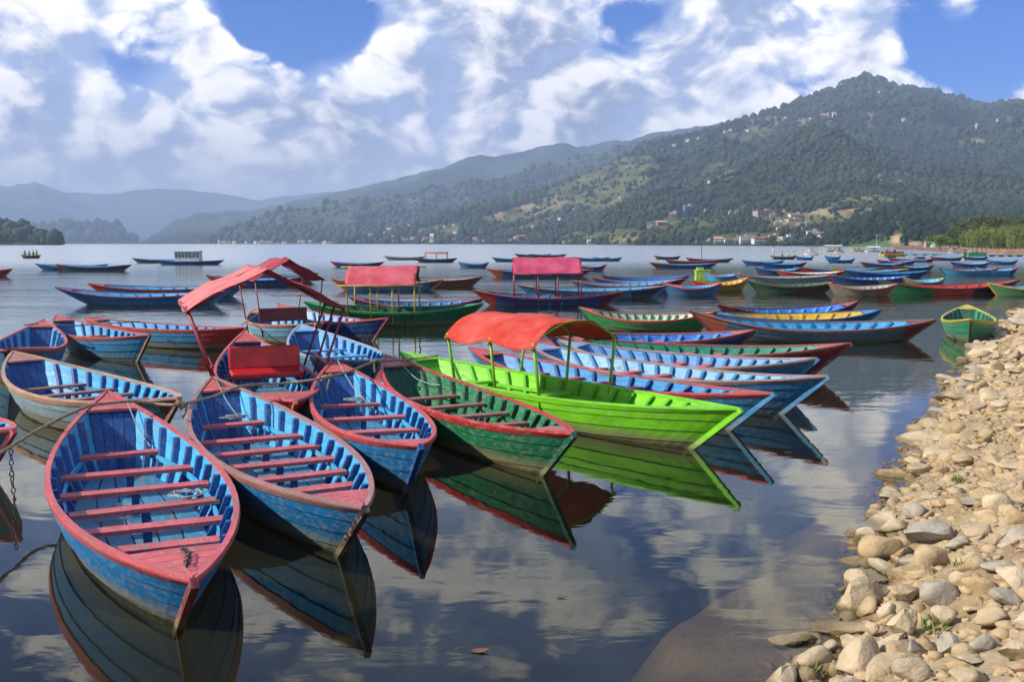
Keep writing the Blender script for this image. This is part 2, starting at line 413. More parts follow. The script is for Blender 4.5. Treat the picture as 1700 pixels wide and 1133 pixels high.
STONES = [(1533, 887, 98, 60, 8), (1485, 878, 54, 24, 0), (1477, 851, 42, 24, 10), (1533, 780, 57, 42, 9), (1487, 824, 60, 30, 7), (1521, 853, 44, 28, 2), (1552, 933, 62, 50, 1),
    (1510, 985, 62, 54, 9), (1563, 989, 62, 46, 3), (1475, 1017, 36, 26, 4), (1506, 1040, 86, 60, 10), (1449, 1046, 28, 20, 2), (1414, 1067, 42, 18, 5), (1382, 1077, 40, 20, 6), (1437, 1101, 98, 66, 0),
    (1602, 765, 44, 20, 5), (1659, 836, 46, 52, 3), (1693, 864, 40, 40, 1), (1598, 906, 52, 22, 6), (1625, 882, 64, 22, 5), (1613, 937, 46, 22, 0), (1665, 945, 60, 20, 4), (1670, 994, 60, 24, 2),
    (1655, 1029, 72, 28, 6), (1598, 964, 38, 24, 1), (1678, 1082, 56, 40, 8), (1605, 1124, 60, 24, 5), (1517, 1113, 62, 40, 3), (1514, 1078, 44, 22, 0), (1632, 1071, 40, 40, 4), (1575, 1077, 64, 40, 11), (1570, 1025, 50, 30, 2),
    (1630, 676, 32, 30, 9), (1608, 687, 32, 22, 7), (1556, 731, 34, 16, 8), (1607, 644, 40, 16, 2), (1620, 630, 42, 13, 0), (1625, 618, 32, 18, 9), (1655, 614, 30, 24, 3), (1665, 675, 40, 20, 6), (1660, 570, 30, 11, 5),
    (1667, 558, 34, 13, 0), (1687, 592, 22, 18, 4), (1677, 521, 12, 6, 1), (1691, 528, 18, 9, 2), (1605, 767, 42, 18, 6), (1527, 769, 46, 28, 7), (1640, 590, 26, 12, 1), (1630, 640, 26, 14, 4), (1690, 550, 24, 12, 8), (1675, 640, 40, 16, 5)]
for px, py, w, h, k in STONES:
    o, s = stone(px, py, w, h, k); link(o, bank); placed.append((o.location.x, o.location.y, s))
tries = 0; n_fill = 0
while n_fill < 240 and tries < 9000:
    tries += 1
    i = int(len(SXY) * R.random()); d = R.choice([R.uniform(-0.15, 0.35), R.uniform(0.0, 1.7)])
    x, y = SXY[i] + NRM[i] * d
    if y < 3.2 or y > 34 or x / y > 0.56 or x / y < 0.1: continue
    if R.random() < (y - 3) / 45: continue
    s = R.choice([R.uniform(0.07, 0.15), R.uniform(0.13, 0.30)]) * (1.0 if y < 14 else 1.35)
    if any((x - a) ** 2 + (y - b) ** 2 < (0.64 * (s + c)) ** 2 for a, b, c in placed): continue
    z, _ = bank_ground(x, y)
    o = bpy.data.objects.new('stone', ROCKS[R.choice([0, 4, 7, 8, 9, 10, 11, 12, 13, 14, 15, 9, 11])]); hs = s * R.uniform(0.35, 0.65)
    o.scale = (s * R.uniform(1, 1.5), s * R.uniform(0.7, 1.1), hs); o.location = (x, y, z + hs * R.uniform(-0.25, 0.2)); o.rotation_euler = (R.uniform(-.25, .25), R.uniform(-.25, .25), R.uniform(0, 6.3))
    link(o, bank); placed.append((x, y, s)); n_fill += 1

def scatter_mesh(name, pts, sizes, protoV, protoF, mat, rots, flat=1.0, parent=None, cols=None):
    nP, k = len(pts), len(protoV); PV = np.asarray(protoV, float)
    c, s_ = np.cos(rots), np.sin(rots)
    vx = PV[None, :, 0] * c[:, None] - PV[None, :, 1] * s_[:, None]; vy = PV[None, :, 0] * s_[:, None] + PV[None, :, 1] * c[:, None]
    vz = np.repeat(PV[None, :, 2], nP, 0) * flat
    V = np.stack([vx, vy, vz], -1) * sizes[:, None, None] + pts[:, None, :]
    V = V.reshape(-1, 3).astype(np.float32)
    Fp = np.asarray(protoF, np.int32); F = (Fp[None] + (np.arange(nP) * k)[:, None, None]).reshape(-1)
    me = bpy.data.meshes.new(name); me.vertices.add(len(V)); me.vertices.foreach_set('co', V.ravel())
    m = Fp.shape[1]; nf = nP * len(Fp)
    me.loops.add(nf * m); me.loops.foreach_set('vertex_index', F)
    me.polygons.add(nf); me.polygons.foreach_set('loop_start', np.arange(0, nf * m, m, dtype=np.int32))
    me.materials.append(mat); me.update(calc_edges=True)
    if cols is not None:
        at = me.attributes.new('Col', 'FLOAT_COLOR', 'POINT')
        at.data.foreach_set('color', np.repeat(np.c_[cols, np.ones(nP)], k, 0).astype(np.float32).ravel())
    o = bpy.data.objects.new(name, me); link(o, parent); return o
def ico(sub=1):
    bm = bmesh.new(); bmesh.ops.create_icosphere(bm, subdivisions=sub, radius=1.0)
    v = [tuple(q.co) for q in bm.verts]; f = [tuple(w.index for w in p.verts) for p in bm.faces]; bm.free(); return v, f
IV, IF = ico(1)
def bank_points(n, d0_, d1_, ymax, seed):
    r = np.random.default_rng(seed); out = []
    i = r.integers(0, len(SXY), n * 4); d = r.uniform(d0_, d1_, n * 4)
    P = SXY[i] + NRM[i] * d[:, None]
    ok = (P[:, 1] > 2.8) & (P[:, 1] < ymax) & (P[:, 0] / P[:, 1] < 0.57) & (r.random(n * 4) < 12 / (6 + P[:, 1]))
    P = P[ok][:n]; dd = d[ok][:n] + (fbm(P[:, 0] * 0.9, P[:, 1] * 0.9, 3, 21) - 0.5) * 0.35
    return np.c_[P, bank_h(dd, P[:, 0], P[:, 1])]
P = bank_points(9000, -0.25, 1.9, 26, 1); sz = rng.gamma(1.2, 0.015, len(P)) + 0.006
Q = bank_points(1100, -0.3, 1.9, 34, 6); rs = np.random.default_rng(12); V2, F2 = ico(2); V2 = np.array(V2)
for n_ in rs.normal(0, 1, (12, 3)):
    n_ = n_ / np.linalg.norm(n_); e = np.maximum(0, V2 @ n_ - rs.uniform(0.4, 0.7)); V2 = V2 - e[:, None] * n_[None]
tag(scatter_mesh('rubble', Q, rs.gamma(2.5, 0.017, len(Q)) + 0.015, V2 * (1.2, 0.9, 0.7), F2, M_STONE, rs.uniform(0, 6.3, len(Q))), 'broken rubble packed between the larger bank stones', 'rubble', kind='stuff')
tag(scatter_mesh('gravel', P, sz, np.array(IV) * (1, 0.8, 0.6) * np.random.default_rng(4).uniform(0.7, 1.25, (len(IV), 1)), IF, M_STONE, rng.uniform(0, 6.3, len(P))), 'small gravel and pebbles strewn over the sandy bank', 'gravel', kind='stuff')
leafV = [(-1, 0, 0.1), (-0.3, -0.42, 0.0), (0.4, -0.36, 0.12), (1, 0, 0.35), (0.4, 0.36, 0.3), (-0.3, 0.42, 0.22)]
P = bank_points(2600, 0.02, 1.9, 18, 2); P[:, 2] += 0.015
k = fbm(P[:, 0] * 2.2, P[:, 1] * 2.2, 3, 77) > 0.50; P = P[k]
tag(scatter_mesh('dry_leaf_litter', P, rng.uniform(0.014, 0.034, len(P)), leafV, [(0, 1, 2, 3, 4, 5)], plain((0.20, 0.085, 0.035), 0.8, 30.0, 0.6), rng.uniform(0, 6.3, len(P))), 'dry brown leaves lying between the bank stones', 'leaf litter', kind='stuff')
bladeV = [(-0.08, 0, 0), (0.08, 0, 0), (0.10, 0.22, 0.6), (0.02, 0.5, 1.0)]
tuft = []
for px, py in [(1545, 1044), (1590, 800), (1597, 945), (1350, 1125), (1672, 735), (1600, 700)]:
    p = bank_hit(px, py)
    for _ in range(26): tuft.append((p[0] + R.gauss(0, .035), p[1] + R.gauss(0, .035), p[2]))
tuft = np.array(tuft)
tag(scatter_mesh('grass_tufts', tuft, rng.uniform(0.03, 0.08, len(tuft)), bladeV, [(0, 1, 2, 3)], plain((0.14, 0.22, 0.03), 0.7), rng.uniform(0, 6.3, len(tuft))), 'sparse short green grass growing between the bank stones', 'grass', kind='stuff')
# a curled dead leaf floating on the still water, and a twig
for px, py, k, lab in [(1514, 731, 1.0, 'curled brown leaf floating on the water off the bank'), (797, 1082, 0.5, 'small brown leaf floating in the open foreground water'), (1308, 752, 0.45, 'thin reddish leaf floating below the blue bow'), (932, 992, 0.3, 'tiny pale leaf floating in the middle of the foreground water')]:
    o = obj('floating_leaf', [(q[0] * 0.10 * k, q[1] * 0.09 * k, q[2] * 0.07 * k) for q in leafV], [(0, 1, 2, 3, 4, 5)], plain((0.17, 0.07, 0.03), 0.7, 30, 0.5)); o.location = at_z(px, py, 0.006)
    sm = o.modifiers.new('thick', 'SOLIDIFY'); sm.thickness = 0.004
    tag(o, lab, 'leaf')
# ------------------------------------------------------------------ hills, forest, haze
def land_mat():
    m, N, b, out = new_mat('hillside')
    at = N.new('ShaderNodeAttribute'); at.attribute_name = 'Col'
    wp = N.new('ShaderNodeNewGeometry').outputs['Position']
    n = N.noise(wp, 0.03, 6, 0.65)
    N.put(b.inputs['Base Color'], N.mix(1.0, at.outputs[0], N.mix(N.ramp(n, 0.3, 0.7), (0.6, 0.6, 0.6), (1.35, 1.3, 1.2)), 'MULTIPLY'))
    b.inputs['Roughness'].default_value = 1.0; b.inputs['Specular IOR Level'].default_value = 0.0
    return m
def tree_mat():
    m, N, b, out = new_mat('far_tree')
    at = N.new('ShaderNodeAttribute'); at.attribute_name = 'Col'
    N.put(b.inputs['Base Color'], at.outputs[0]); b.inputs['Roughness'].default_value = 0.9; b.inputs['Specular IOR Level'].default_value = 0.1
    return m
M_LAND, M_FTREE = land_mat(), tree_mat()
def interp(pts, x):
    a = np.array(pts, float); return np.interp(x, a[:, 0], a[:, 1])
class Hill:
    """terrain sheet from a lake shore up to a crest and down behind it"""
    def __init__(s, name, crest, dcrest, dshore, nu, nv, prof, spur, spur_scale, seed, colf, kind='structure', label=None, cat=None):
        x0, x1 = crest[0][0], crest[-1][0]
        s.px = np.linspace(x0, x1, nu); py = interp(crest, s.px) + (fbm(s.px * 0.09, s.px * 0 + seed, 4, seed) - 0.5) * 5
        dc = interp(dcrest, s.px); ds = interp(dshore, s.px)
        s.v = np.r_[np.linspace(0, 1, nv), 1.08, 1.2, 1.4]
        D = ds[:, None] + (dc - ds)[:, None] * s.v[None]
        cx = (s.px - 850) / FPX
        # height of the crest so that it shows at py
        zc = np.array([at_y(a, b_, c)[2] for a, b_, c in zip(s.px, py, dc)])
        k = np.array([1.0 / pix_dir(a, b_)[1] for a, b_ in zip(s.px, py)])
        X = (cx * k)[:, None] * D; Y = D
        vv = np.minimum(s.v, 1.0)[None]
        prof_ = vv ** prof
        wx, wy = X / spur_scale, Y / spur_scale
        nse = ridged(wx + 3.1 * seed, wy, 5, seed) - 0.55
        Zh = zc[:, None] * (prof_ + spur * nse * np.sin(np.pi * np.clip(vv, 0, 1)) ** 0.7 * (0.35 + vv))
        back = np.clip(s.v - 1.0, 0, 1)[None]; Zh = Zh - back * zc[:, None] * 1.6
        Zh = np.where(s.v[None] == 0, -2.0, Zh)
        s.X, s.Y, s.Z = X, Y, Zh; s.nu, s.nvv = X.shape
        # photo position of every point (used for where fields and slides lie)
        s.PYX = HZ + (HCAM - Zh) / Y * FPX
        colr = colf(s)
        V = np.c_[X.ravel(), Y.ravel(), Zh.ravel()].astype(np.float32); n2 = s.nvv
        I = (np.arange(s.nu - 1)[:, None] * n2 + np.arange(n2 - 1)[None]).ravel()
        F = np.stack([I, I + n2, I + n2 + 1, I + 1], -1).astype(np.int32)
        me = bpy.data.meshes.new(name); me.vertices.add(len(V)); me.vertices.foreach_set('co', V.ravel())
        me.loops.add(F.size); me.loops.foreach_set('vertex_index', F.ravel()); me.polygons.add(len(F)); me.polygons.foreach_set('loop_start', np.arange(0, F.size, 4, dtype=np.int32))
        me.polygons.foreach_set('use_smooth', [True] * len(F)); me.materials.append(M_LAND); me.update(calc_edges=True)
        a_ = me.attributes.new('Col', 'FLOAT_COLOR', 'POINT'); a_.data.foreach_set('color', np.concatenate([colr, np.ones((*colr.shape[:2], 1))], -1).astype(np.float32).ravel())
        s.o = link(bpy.data.objects.new(name, me)); tag(s.o, kind='structure')
    def sample(s, n, seed, vmax=0.985):
        r = np.random.default_rng(seed); out = []
        # area weighting by cell
        W = np.abs((np.roll(s.X, -1, 0) - s.X)[:-1, :-4] * (np.roll(s.Y, -1, 1) - s.Y)[:-1, :-4]) / s.Y[:-1, :-4] ** 2; w = (W / W.sum()).ravel()
        c = r.choice(len(w), n, p=w); i, j = c // W.shape[1], c % W.shape[1]; fu, fv = r.random(n), r.random(n)
        def bl(A): return A[i, j] * (1 - fu) * (1 - fv) + A[i + 1, j] * fu * (1 - fv) + A[i, j + 1] * (1 - fu) * fv + A[i + 1, j + 1] * fu * fv
        return np.c_[bl(s.X), bl(s.Y), bl(s.Z)], bl(s.PYX), bl(np.repeat(s.px[:, None], s.nvv, 1)), bl(s.open) if hasattr(s, 'open') else np.zeros(n)
    def hit(s, px, py):
        i = int(np.argmin(abs(s.px - px))); col = s.PYX[i, :-3]; ok = np.where(col[1:] <= py)[0]
        j = int(ok[0]) + 1 if len(ok) else len(col) - 1
        f = (col[j - 1] - py) / (col[j - 1] - col[j] + 1e-9) if j > 1 else 1.0; f = min(max(f, 0), 1)
        return np.array([A[i, j - 1] * (1 - f) + A[i, j] * f for A in (s.X, s.Y, s.Z)])

def blob(s, px, py, rx, ry, ang=0.0):
    PX = s.px[:, None] - px; PYv = s.PYX - py; c, sn = math.cos(ang), math.sin(ang)
    return np.exp(-(((PX * c + PYv * sn) / rx) ** 2 + ((-PX * sn + PYv * c) / ry) ** 2))
def main_col(s):
    n = fbm(s.X / 160, s.Y / 160, 5, 5); n2 = fbm(s.X / 45, s.Y / 45, 4, 8)
    fld = np.zeros_like(s.X)
    for px, py, rx, ry, a in [(900, 345, 190, 34, -0.42), (1030, 310, 110, 26, -0.5), (760, 385, 110, 16, 0), (1000, 392, 90, 14, 0), (1440, 345, 75, 36, -0.2), (1480, 300, 40, 16, 0), (1630, 240, 40, 8, 0), (1180, 285, 60, 16, -.4),
                              (1330, 365, 70, 12, 0), (1220, 235, 80, 14, -.2), (1130, 375, 90, 18, 0), (1260, 395, 90, 9, 0), (1690, 205, 40, 16, 0)]:
        fld = np.maximum(fld, blob(s, px, py, rx, ry, a))
    frc = np.zeros_like(s.X)
    for px, py, rx, ry, a in [(1428, 350, 78, 27, -0.15), (1482, 300, 30, 9, 0), (1345, 366, 60, 7, 0), (1628, 240, 22, 6, 0), (1060, 385, 60, 8, 0), (900, 372, 70, 10, -.3)]: frc = np.maximum(frc, blob(s, px, py, rx, ry, a))
    op = np.clip((fld * 0.9 + (n - 0.5) * 1.5 + (n2 - 0.5) * 0.5 - 0.40) * 3.2, 0, 1); op = np.maximum(op, np.clip((frc + (n2 - 0.5) * 1.2 - 0.42) * 4, 0, 1)); s.open = op
    forest = np.array([0.026, 0.038, 0.017]); fieldc = np.array([0.095, 0.105, 0.040]); straw = np.array([0.30, 0.26, 0.11])
    terr = (np.sin(s.Z / 3.0) > 0.2) * 0.5 + 0.5
    fc = fieldc[None, None] * (0.55 + 0.7 * n2[..., None]) * (0.7 + 0.5 * terr[..., None])
    st = np.clip(blob(s, 1425, 350, 80, 32) + blob(s, 1480, 297, 30, 10) + blob(s, 1380, 365, 60, 10) + blob(s, 1630, 240, 22, 6), 0, 1) * np.clip((n2 - 0.42) * 8, 0, 1)
    fc = fc * (1 - st[..., None]) + straw[None, None] * st[..., None]
    c = forest[None, None] * (0.7 + 0.8 * n2[..., None]) * (1 - op[..., None]) + fc * op[..., None]
    for px, py, rx, ry, k in [(1447, 200, 4, 10, 1), (1370, 195, 20, 3, .6), (1345, 352, 60, 2.2, 1), (1430, 349, 60, 2.0, 1), (930, 340, 22, 8, .4), (828, 352, 8, 16, .5), (878, 345, 16, 10, .5), (1300, 205, 50, 7, .45), (1310, 400, 20, 4, .5)]:
        w = np.clip(blob(s, px, py, rx, ry) * 1.6, 0, 1)[..., None] * k; c = c * (1 - w) + np.array([0.42, 0.30, 0.20])[None, None] * w
    return np.clip(c, 0, 1)
def plain_col(base, var=0.5, sc=200):
    def f(s):
        n = fbm(s.X / sc, s.Y / sc, 5, 31); n2 = fbm(s.X / (sc / 4), s.Y / (sc / 4), 3, 32); s.open = np.clip((n - 0.56) * 8, 0, 1)
        return np.array(base)[None, None] * (1 - var + 2 * var * n2[..., None]) * (1 + 1.2 * s.open[..., None])
    return f
CREST_A = [(560, 400), (600, 394), (640, 385), (700, 371), (760, 352), (830, 334), (880, 320), (940, 300), (1000, 278), (1040, 255), (1070, 243), (1100, 234), (1150, 223), (1200, 210), (1250, 195), (1300, 180), (1340, 165), (1380, 152),
           (1410, 141), (1428, 136), (1445, 134), (1462, 140), (1480, 148), (1500, 153), (1540, 157), (1580, 166), (1610, 178), (1640, 180), (1680, 175), (1700, 176), (1760, 190), (1900, 230), (2100, 300)]
hillA = Hill('mountain', CREST_A, [(560, 1750), (1000, 2000), (1440, 2250), (2100, 2250)], [(560, 1550), (850, 1250), (1050, 800), (1300, 600), (1450, 620), (2100, 650)], 560, 190, 1.25, 0.38, 330, 3, main_col)
hillB = Hill('mountain', [(330, 403), (346, 398), (379, 379), (405, 367), (435, 361), (461, 351), (514, 346), (560, 335), (593, 326), (617, 331), (654, 321), (677, 326), (721, 307), (748, 314), (778, 302), (838, 294), (882, 280), (962, 260), (1029, 242), (1100, 225), (1200, 230), (1300, 260)],
             [(330, 2600), (1200, 2950)], [(330, 1900), (1200, 2100)], 360, 70, 1.15, 0.3, 420, 11, plain_col((0.026, 0.038, 0.022)))
hillC = Hill('mountain', [(230, 403), (270, 380), (296, 363), (333, 351), (352, 354), (389, 349), (415, 351), (468, 339), (514, 329), (560, 319), (627, 304), (694, 287), (741, 277), (768, 264), (795, 257), (820, 259), (852, 255), (895, 244), (935, 237), (962, 245), (1006, 235), (1046, 232), (1080, 222), (1130, 213), (1200, 205), (1300, 215)],
             [(230, 3900), (1300, 3900)], [(230, 2500), (1300, 2700)], 300, 50, 1.1, 0.22, 800, 17, plain_col((0.026, 0.038, 0.024), 0.5, 300))
hillD = Hill('mountain', [(-300, 330), (-120, 300), (-40, 312), (0, 311), (22, 308), (60, 302), (92, 313), (130, 334), (165, 350), (200, 366), (240, 386), (275, 402)], [(-300, 6900), (275, 6900)], [(-300, 4500), (275, 4500)], 120, 40, 1.1, 0.2, 1000, 23, plain_col((0.04, 0.06, 0.035), 0.5, 400))
hillE = Hill('mountain', [(-300, 300), (-60, 296), (60, 318), (180, 322), (260, 312), (340, 318), (430, 332), (480, 326), (560, 318), (700, 310)], [(-300, 7400), (700, 7400)], [(-300, 5600), (700, 5600)], 120, 30, 1.1, 0.15, 1500, 29, plain_col((0.04, 0.06, 0.035), 0.5, 400))
hillG = Hill('hill', [(40, 403), (55, 377), (110, 375), (150, 378), (185, 375), (200, 386), (225, 402)], [(40, 3300), (225, 3300)], [(40, 3000), (225, 3000)], 90, 24, 0.7, 0.12, 120, 37, plain_col((0.035, 0.055, 0.028), 0.5, 60))
hillF = Hill('hill', [(-160, 360), (-60, 366), (0, 374), (15, 375), (28, 380), (45, 384), (62, 393), (80, 399), (92, 403)], [(-160, 980), (92, 980)], [(-160, 860), (92, 860)], 80, 24, 0.7, 0.1, 60, 41, plain_col((0.035, 0.055, 0.025), 0.5, 40))
def foot_col(s):
    c = plain_col((0.024, 0.042, 0.016), 0.5, 60)(s); s.open = s.open * 0
    w = np.clip(np.maximum(blob(s, 1490, 397, 9, 8), blob(s, 1520, 404, 14, 3)) * 1.2, 0, 1)[..., None]; s.open = w[..., 0]
    return c * (1 - w) + np.array([0.36, 0.25, 0.16])[None, None] * w
hillH = Hill('hill', [(1340, 402), (1365, 398), (1392, 386), (1420, 368), (1450, 354), (1480, 343), (1510, 340), (1540, 346), (1580, 361), (1620, 368), (1660, 372), (1700, 352), (1760, 345), (1850, 350), (2000, 360)], [(1340, 760), (2000, 820)], [(1340, 560), (1500, 450), (2000, 420)], 190, 50, 0.8, 0.16, 90, 47, foot_col)
tag(obj('far_shore', [(-2500, 1650, 0.6), (200, 1500, 0.6), (300, 2300, 3), (-2500, 4600, 3), (-2500, 1650, -2), (200, 1500, -2)], [(0, 1, 2, 3), (4, 5, 1, 0)], plain((0.05, 0.06, 0.035), 1.0, 0.02, 0.5)), kind='structure')

def crown_proto(seed, sub=1):
    v, f = ico(sub); r = np.random.default_rng(seed); v = np.array(v) * r.uniform(0.72, 1.2, (len(v), 1)); v[:, 2] = v[:, 2] * 1.0 + 0.55; return v, f
EXCL = []
def forest(name, hill, n, size, seed, label, base, thr=0.5, sub=1, var=0.5):
    P, py, px, op = hill.sample(n, seed); r = np.random.default_rng(seed + 1)
    P2 = fbm(P[:, 0] / 120, P[:, 1] / 120, 4, 60 + seed)
    keep = (op < thr) | (r.random(n) < 0.15); keep &= P[:, 2] > 0.3
    for ex, ey, ew, eh in EXCL: keep &= ~((abs(px - ex) < ew / 2 + 3) & (py > ey - eh * 0.5) & (py < ey + 7))
    keep &= r.random(n) < np.clip(0.35 + (P2 - 0.35) * 2.5, 0.15, 1)
    P = P[keep]; m = len(P); P2 = P2[keep]
    sz = size * P[:, 1] * r.gamma(5, 1 / 5., m); base = np.array(base)
    var = 0.38; col = base[None] * (1 - var + 2 * var * r.random((m, 1))) * (0.35 + 1.3 * P2[:, None]) * (1 + np.c_[r.normal(0, .12, m), np.zeros(m), r.normal(0, .1, m)])
    half = m // 3
    objs = []
    root = empty(name); tag(root, label, 'forest', kind='stuff')
    for q in range(3):
        sl = slice(q * half, (q + 1) * half if q < 2 else m)
        pv, pf = crown_proto(seed * 7 + q, sub)
        o = scatter_mesh('tree_mass', P[sl], sz[sl], pv, pf, M_FTREE, r.uniform(0, 6.3, m)[sl], flat=1.15, parent=root, cols=np.clip(col[sl], 0.004, 1)); o['kind'] = 'stuff'
    return root
hz_m = bpy.data.materials.new('haze'); hz_m.use_nodes = True
N = NT(hz_m.node_tree); N.n.clear(); o_ = N.new('ShaderNodeOutputMaterial'); pv = N.new('ShaderNodeVolumePrincipled'); N.l.new(pv.outputs[0], o_.inputs['Volume'])
pv.inputs['Color'].default_value = (0.50, 0.66, 0.94, 1); pv.inputs['Density'].default_value = 2.3e-4; pv.inputs['Anisotropy'].default_value = 0.0
mb = MB(); mb.box((0, 4900, 258.5), (19000, 10400, 523)); tag(mb.build('haze', hz_m), kind='stuff')
# ------------------------------------------------------------------ boats
BLUE = (0.008, 0.160, 0.37); LBLUE = (0.045, 0.36, 0.62); NAVY = (0.008, 0.070, 0.24); TEALB = (0.03, 0.19, 0.36); PALEB = (0.22, 0.42, 0.70); CYAN = (0.03, 0.36, 0.66)
RED = (0.46, 0.032, 0.024); PINK = (0.54, 0.095, 0.095); MAROON = (0.17, 0.022, 0.022); ORANGE = (0.52, 0.13, 0.05); BEIGE = (0.45, 0.33, 0.20); BROWN = (0.20, 0.10, 0.06)
GREEN = (0.010, 0.16, 0.060); DGREEN = (0.012, 0.085, 0.040); TGREEN = (0.010, 0.20, 0.13); LGREEN = (0.02, 0.33, 0.08); LIME = (0.19, 0.60, 0.010); DLIME = (0.10, 0.42, 0.010)
YELLOW = (0.62, 0.38, 0.020); BLACK = (0.035, 0.012, 0.012); GREY = (0.33, 0.33, 0.31); PALEG = (0.45, 0.62, 0.42); PTEAL = (0.20, 0.42, 0.42); WHITE = (0.7, 0.7, 0.68)

class Boat:
    def __init__(s, label, A=None, B=None, far=None, W=1.3, out=BLUE, inn=LBLUE, rib=None, rim=PINK, thw=PINK, deck=None, endA=None, endB=None, floor=None, stem=None, grime=0.8,
                 lod=0, h0=0.38, dA=0.22, dB=0.17, rA=0.75, rB=0.75, thwarts=(-0.55, -0.3, -0.08, 0.14, 0.34, 0.52), worn=0.65, decks=(0.80, 0.80), pw=2.1, nribs=12, ends=0.42, group=None, roll=None):
        s.W = W; s.lod = lod
        if A is not None:
            a = at_z(*A); b = at_z(*B)
            c = (a + b) / 2; dv = b - a; s.L = float(np.hypot(dv[0], dv[1])); rz = math.atan2(dv[1], dv[0])
            s.hA, s.hB = A[2], B[2]; s.h0 = h0
        else:
            x0, x1, yw, yaw = far; d = HCAM * FPX / (yw - HZ)
            xa, xb = (x0 - 850) / FPX * d, (x1 - 850) / FPX * d
            s.L = abs(xb - xa) / math.cos(math.radians(yaw)); c = ((xa + xb) / 2, d + 0.5, 0); rz = math.radians(yaw)
            s.h0 = h0; s.hA = h0 + dA; s.hB = h0 + dB
        s.rA, s.rB, s.pw = rA, rB, pw
        s.root = empty('rowing_boat', (float(c[0]), float(c[1]), 0), rz); s.rz = rz
        tag(s.root, label, 'boat', group or 'wooden rowing boats on the lake')
        s.root.rotation_euler = (R.uniform(-.012, .012) + (roll if roll is not None else (0.05 if A is None else 0.0)), 0, rz)
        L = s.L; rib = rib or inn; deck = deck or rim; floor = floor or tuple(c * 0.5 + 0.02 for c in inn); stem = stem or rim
        e = (-(L / 2) * (1 - ends), endA, (L / 2) * (1 - ends), endB) if (endA or endB) else None
        mo = paint(out, grime, e, worn); mi = paint(inn, 0, None, worn); mrib = paint(rib, 0, None, worn * 0.6); mr = paint(rim, 0, None, worn + 0.15); mt = paint(thw, 0, None, worn + 0.1); md = paint(deck, 0, None, worn + 0.15)
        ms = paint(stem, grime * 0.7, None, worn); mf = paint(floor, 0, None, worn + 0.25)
        s.mi = mi; s.mt = mt; s.mr = mr; s.mo = mo
        r = s.root
        n = (29, 21, 17)[lod]; T = [-math.cos(math.pi * i / (n - 1)) * 0.35 + (-1 + 2 * i / (n - 1)) * 0.65 for i in range(n)]
        T[0], T[-1] = -1.0, 1.0
        ns = (4, 1, 1)[lod]
        for side in (-1, 1):
            for k in range(ns):
                s0, s1 = k / ns, min(1.0, (k + 1) / ns + (0.03 if k < ns - 1 else 0))
                lap = 0.008 if ns > 1 else 0.0
                V, F, MI = [], [], []
                for t in T:
                    V += [s.P(t, s0, side, lap), s.P(t, s1, side, 0.0), s.P(t, s1, side, -0.020), s.P(t, s0, side, -0.020 + lap * 0.75)]
                for i in range(n - 1):
                    o = i * 4
                    q = [(o, o + 4, o + 5, o + 1), (o + 1, o + 5, o + 6, o + 2), (o + 2, o + 6, o + 7, o + 3), (o + 3, o + 7, o + 4, o)]
                    F += [f if side < 0 else f[::-1] for f in q]; MI += [0, 1, 1, 0]
                obj('plank' if lod == 0 else 'hull_side', V, F, [mo, mi], r, midx=MI)
        # bottom under water, and the inside floor above it
        V, F = [], []
        for t in T: V += [s.P(t, 0, -1, 0), s.P(t, 0, 1, 0)]
        for i in range(n - 1): F.append((2 * i, 2 * i + 1, 2 * i + 3, 2 * i + 2))
        obj('bottom', V, F, mo, r)
        s.zf = 0.035; TF = [t for t in T if abs(t) < 0.93]
        V, F = [], []
        for t in TF:
            w = s.inner(t, s.zf) + 0.012; x = s.xat(t, s.zf); V += [(x, -w, s.zf), (x, w, s.zf)]
        for i in range(len(TF) - 1): F.append((2 * i, 2 * i + 2, 2 * i + 3, 2 * i + 1))
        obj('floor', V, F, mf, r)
        if lod == 0:
            nb = 5; TB = [t for t in T if abs(t) < 0.80]
            for k in range(nb):
                V, F = [], []
                for t in TB:
                    w = s.inner(t, s.zf) * 0.94; x = s.xat(t, s.zf); a, b = -w + 2 * w * k / nb + 0.007, -w + 2 * w * (k + 1) / nb - 0.007
                    V += [(x, a, s.zf + 0.022), (x, b, s.zf + 0.022), (x, b, s.zf + 0.002), (x, a, s.zf + 0.002)]
                m_ = len(TB)
                for i in range(m_ - 1):
                    o = 4 * i; F += [(o, o + 4, o + 5, o + 1), (o + 1, o + 5, o + 6, o + 2), (o + 3, o + 7, o + 4, o)]
                F += [(0, 1, 2, 3), (4 * m_ - 1, 4 * m_ - 2, 4 * m_ - 3, 4 * m_ - 4)]
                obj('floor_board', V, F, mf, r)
        # gunwale cap and rub rail
        for side in (-1, 1):
            s.sweep('gunwale', T, side, lambda t: (-0.030, 0.010, 0.0, 0.022), mr, r)
            if lod < 2: s.sweep('rub_rail', T, side, lambda t: (-0.004, 0.016, -0.050, -0.006), mr if rim != out else mo, r)
        # ribs
        if lod < 2:
            nr = nribs if lod == 0 else max(7, nribs - 3)
            for i in range(nr):
                t = -decks[0] + 0.03 + (decks[0] + decks[1] - 0.06) * (i + 0.5) / nr
                for side in (-1, 1): s.rib(t + R.uniform(-.006, .006), side, mrib, r)
        elif s.lod == 2:
            for i in range(6):
                t = -0.66 + 1.32 * i / 5
                for side in (-1, 1): s.rib(t, side, mrib, r)
        # risers, thwarts, posts
        s.zt = s.h0 * 0.60
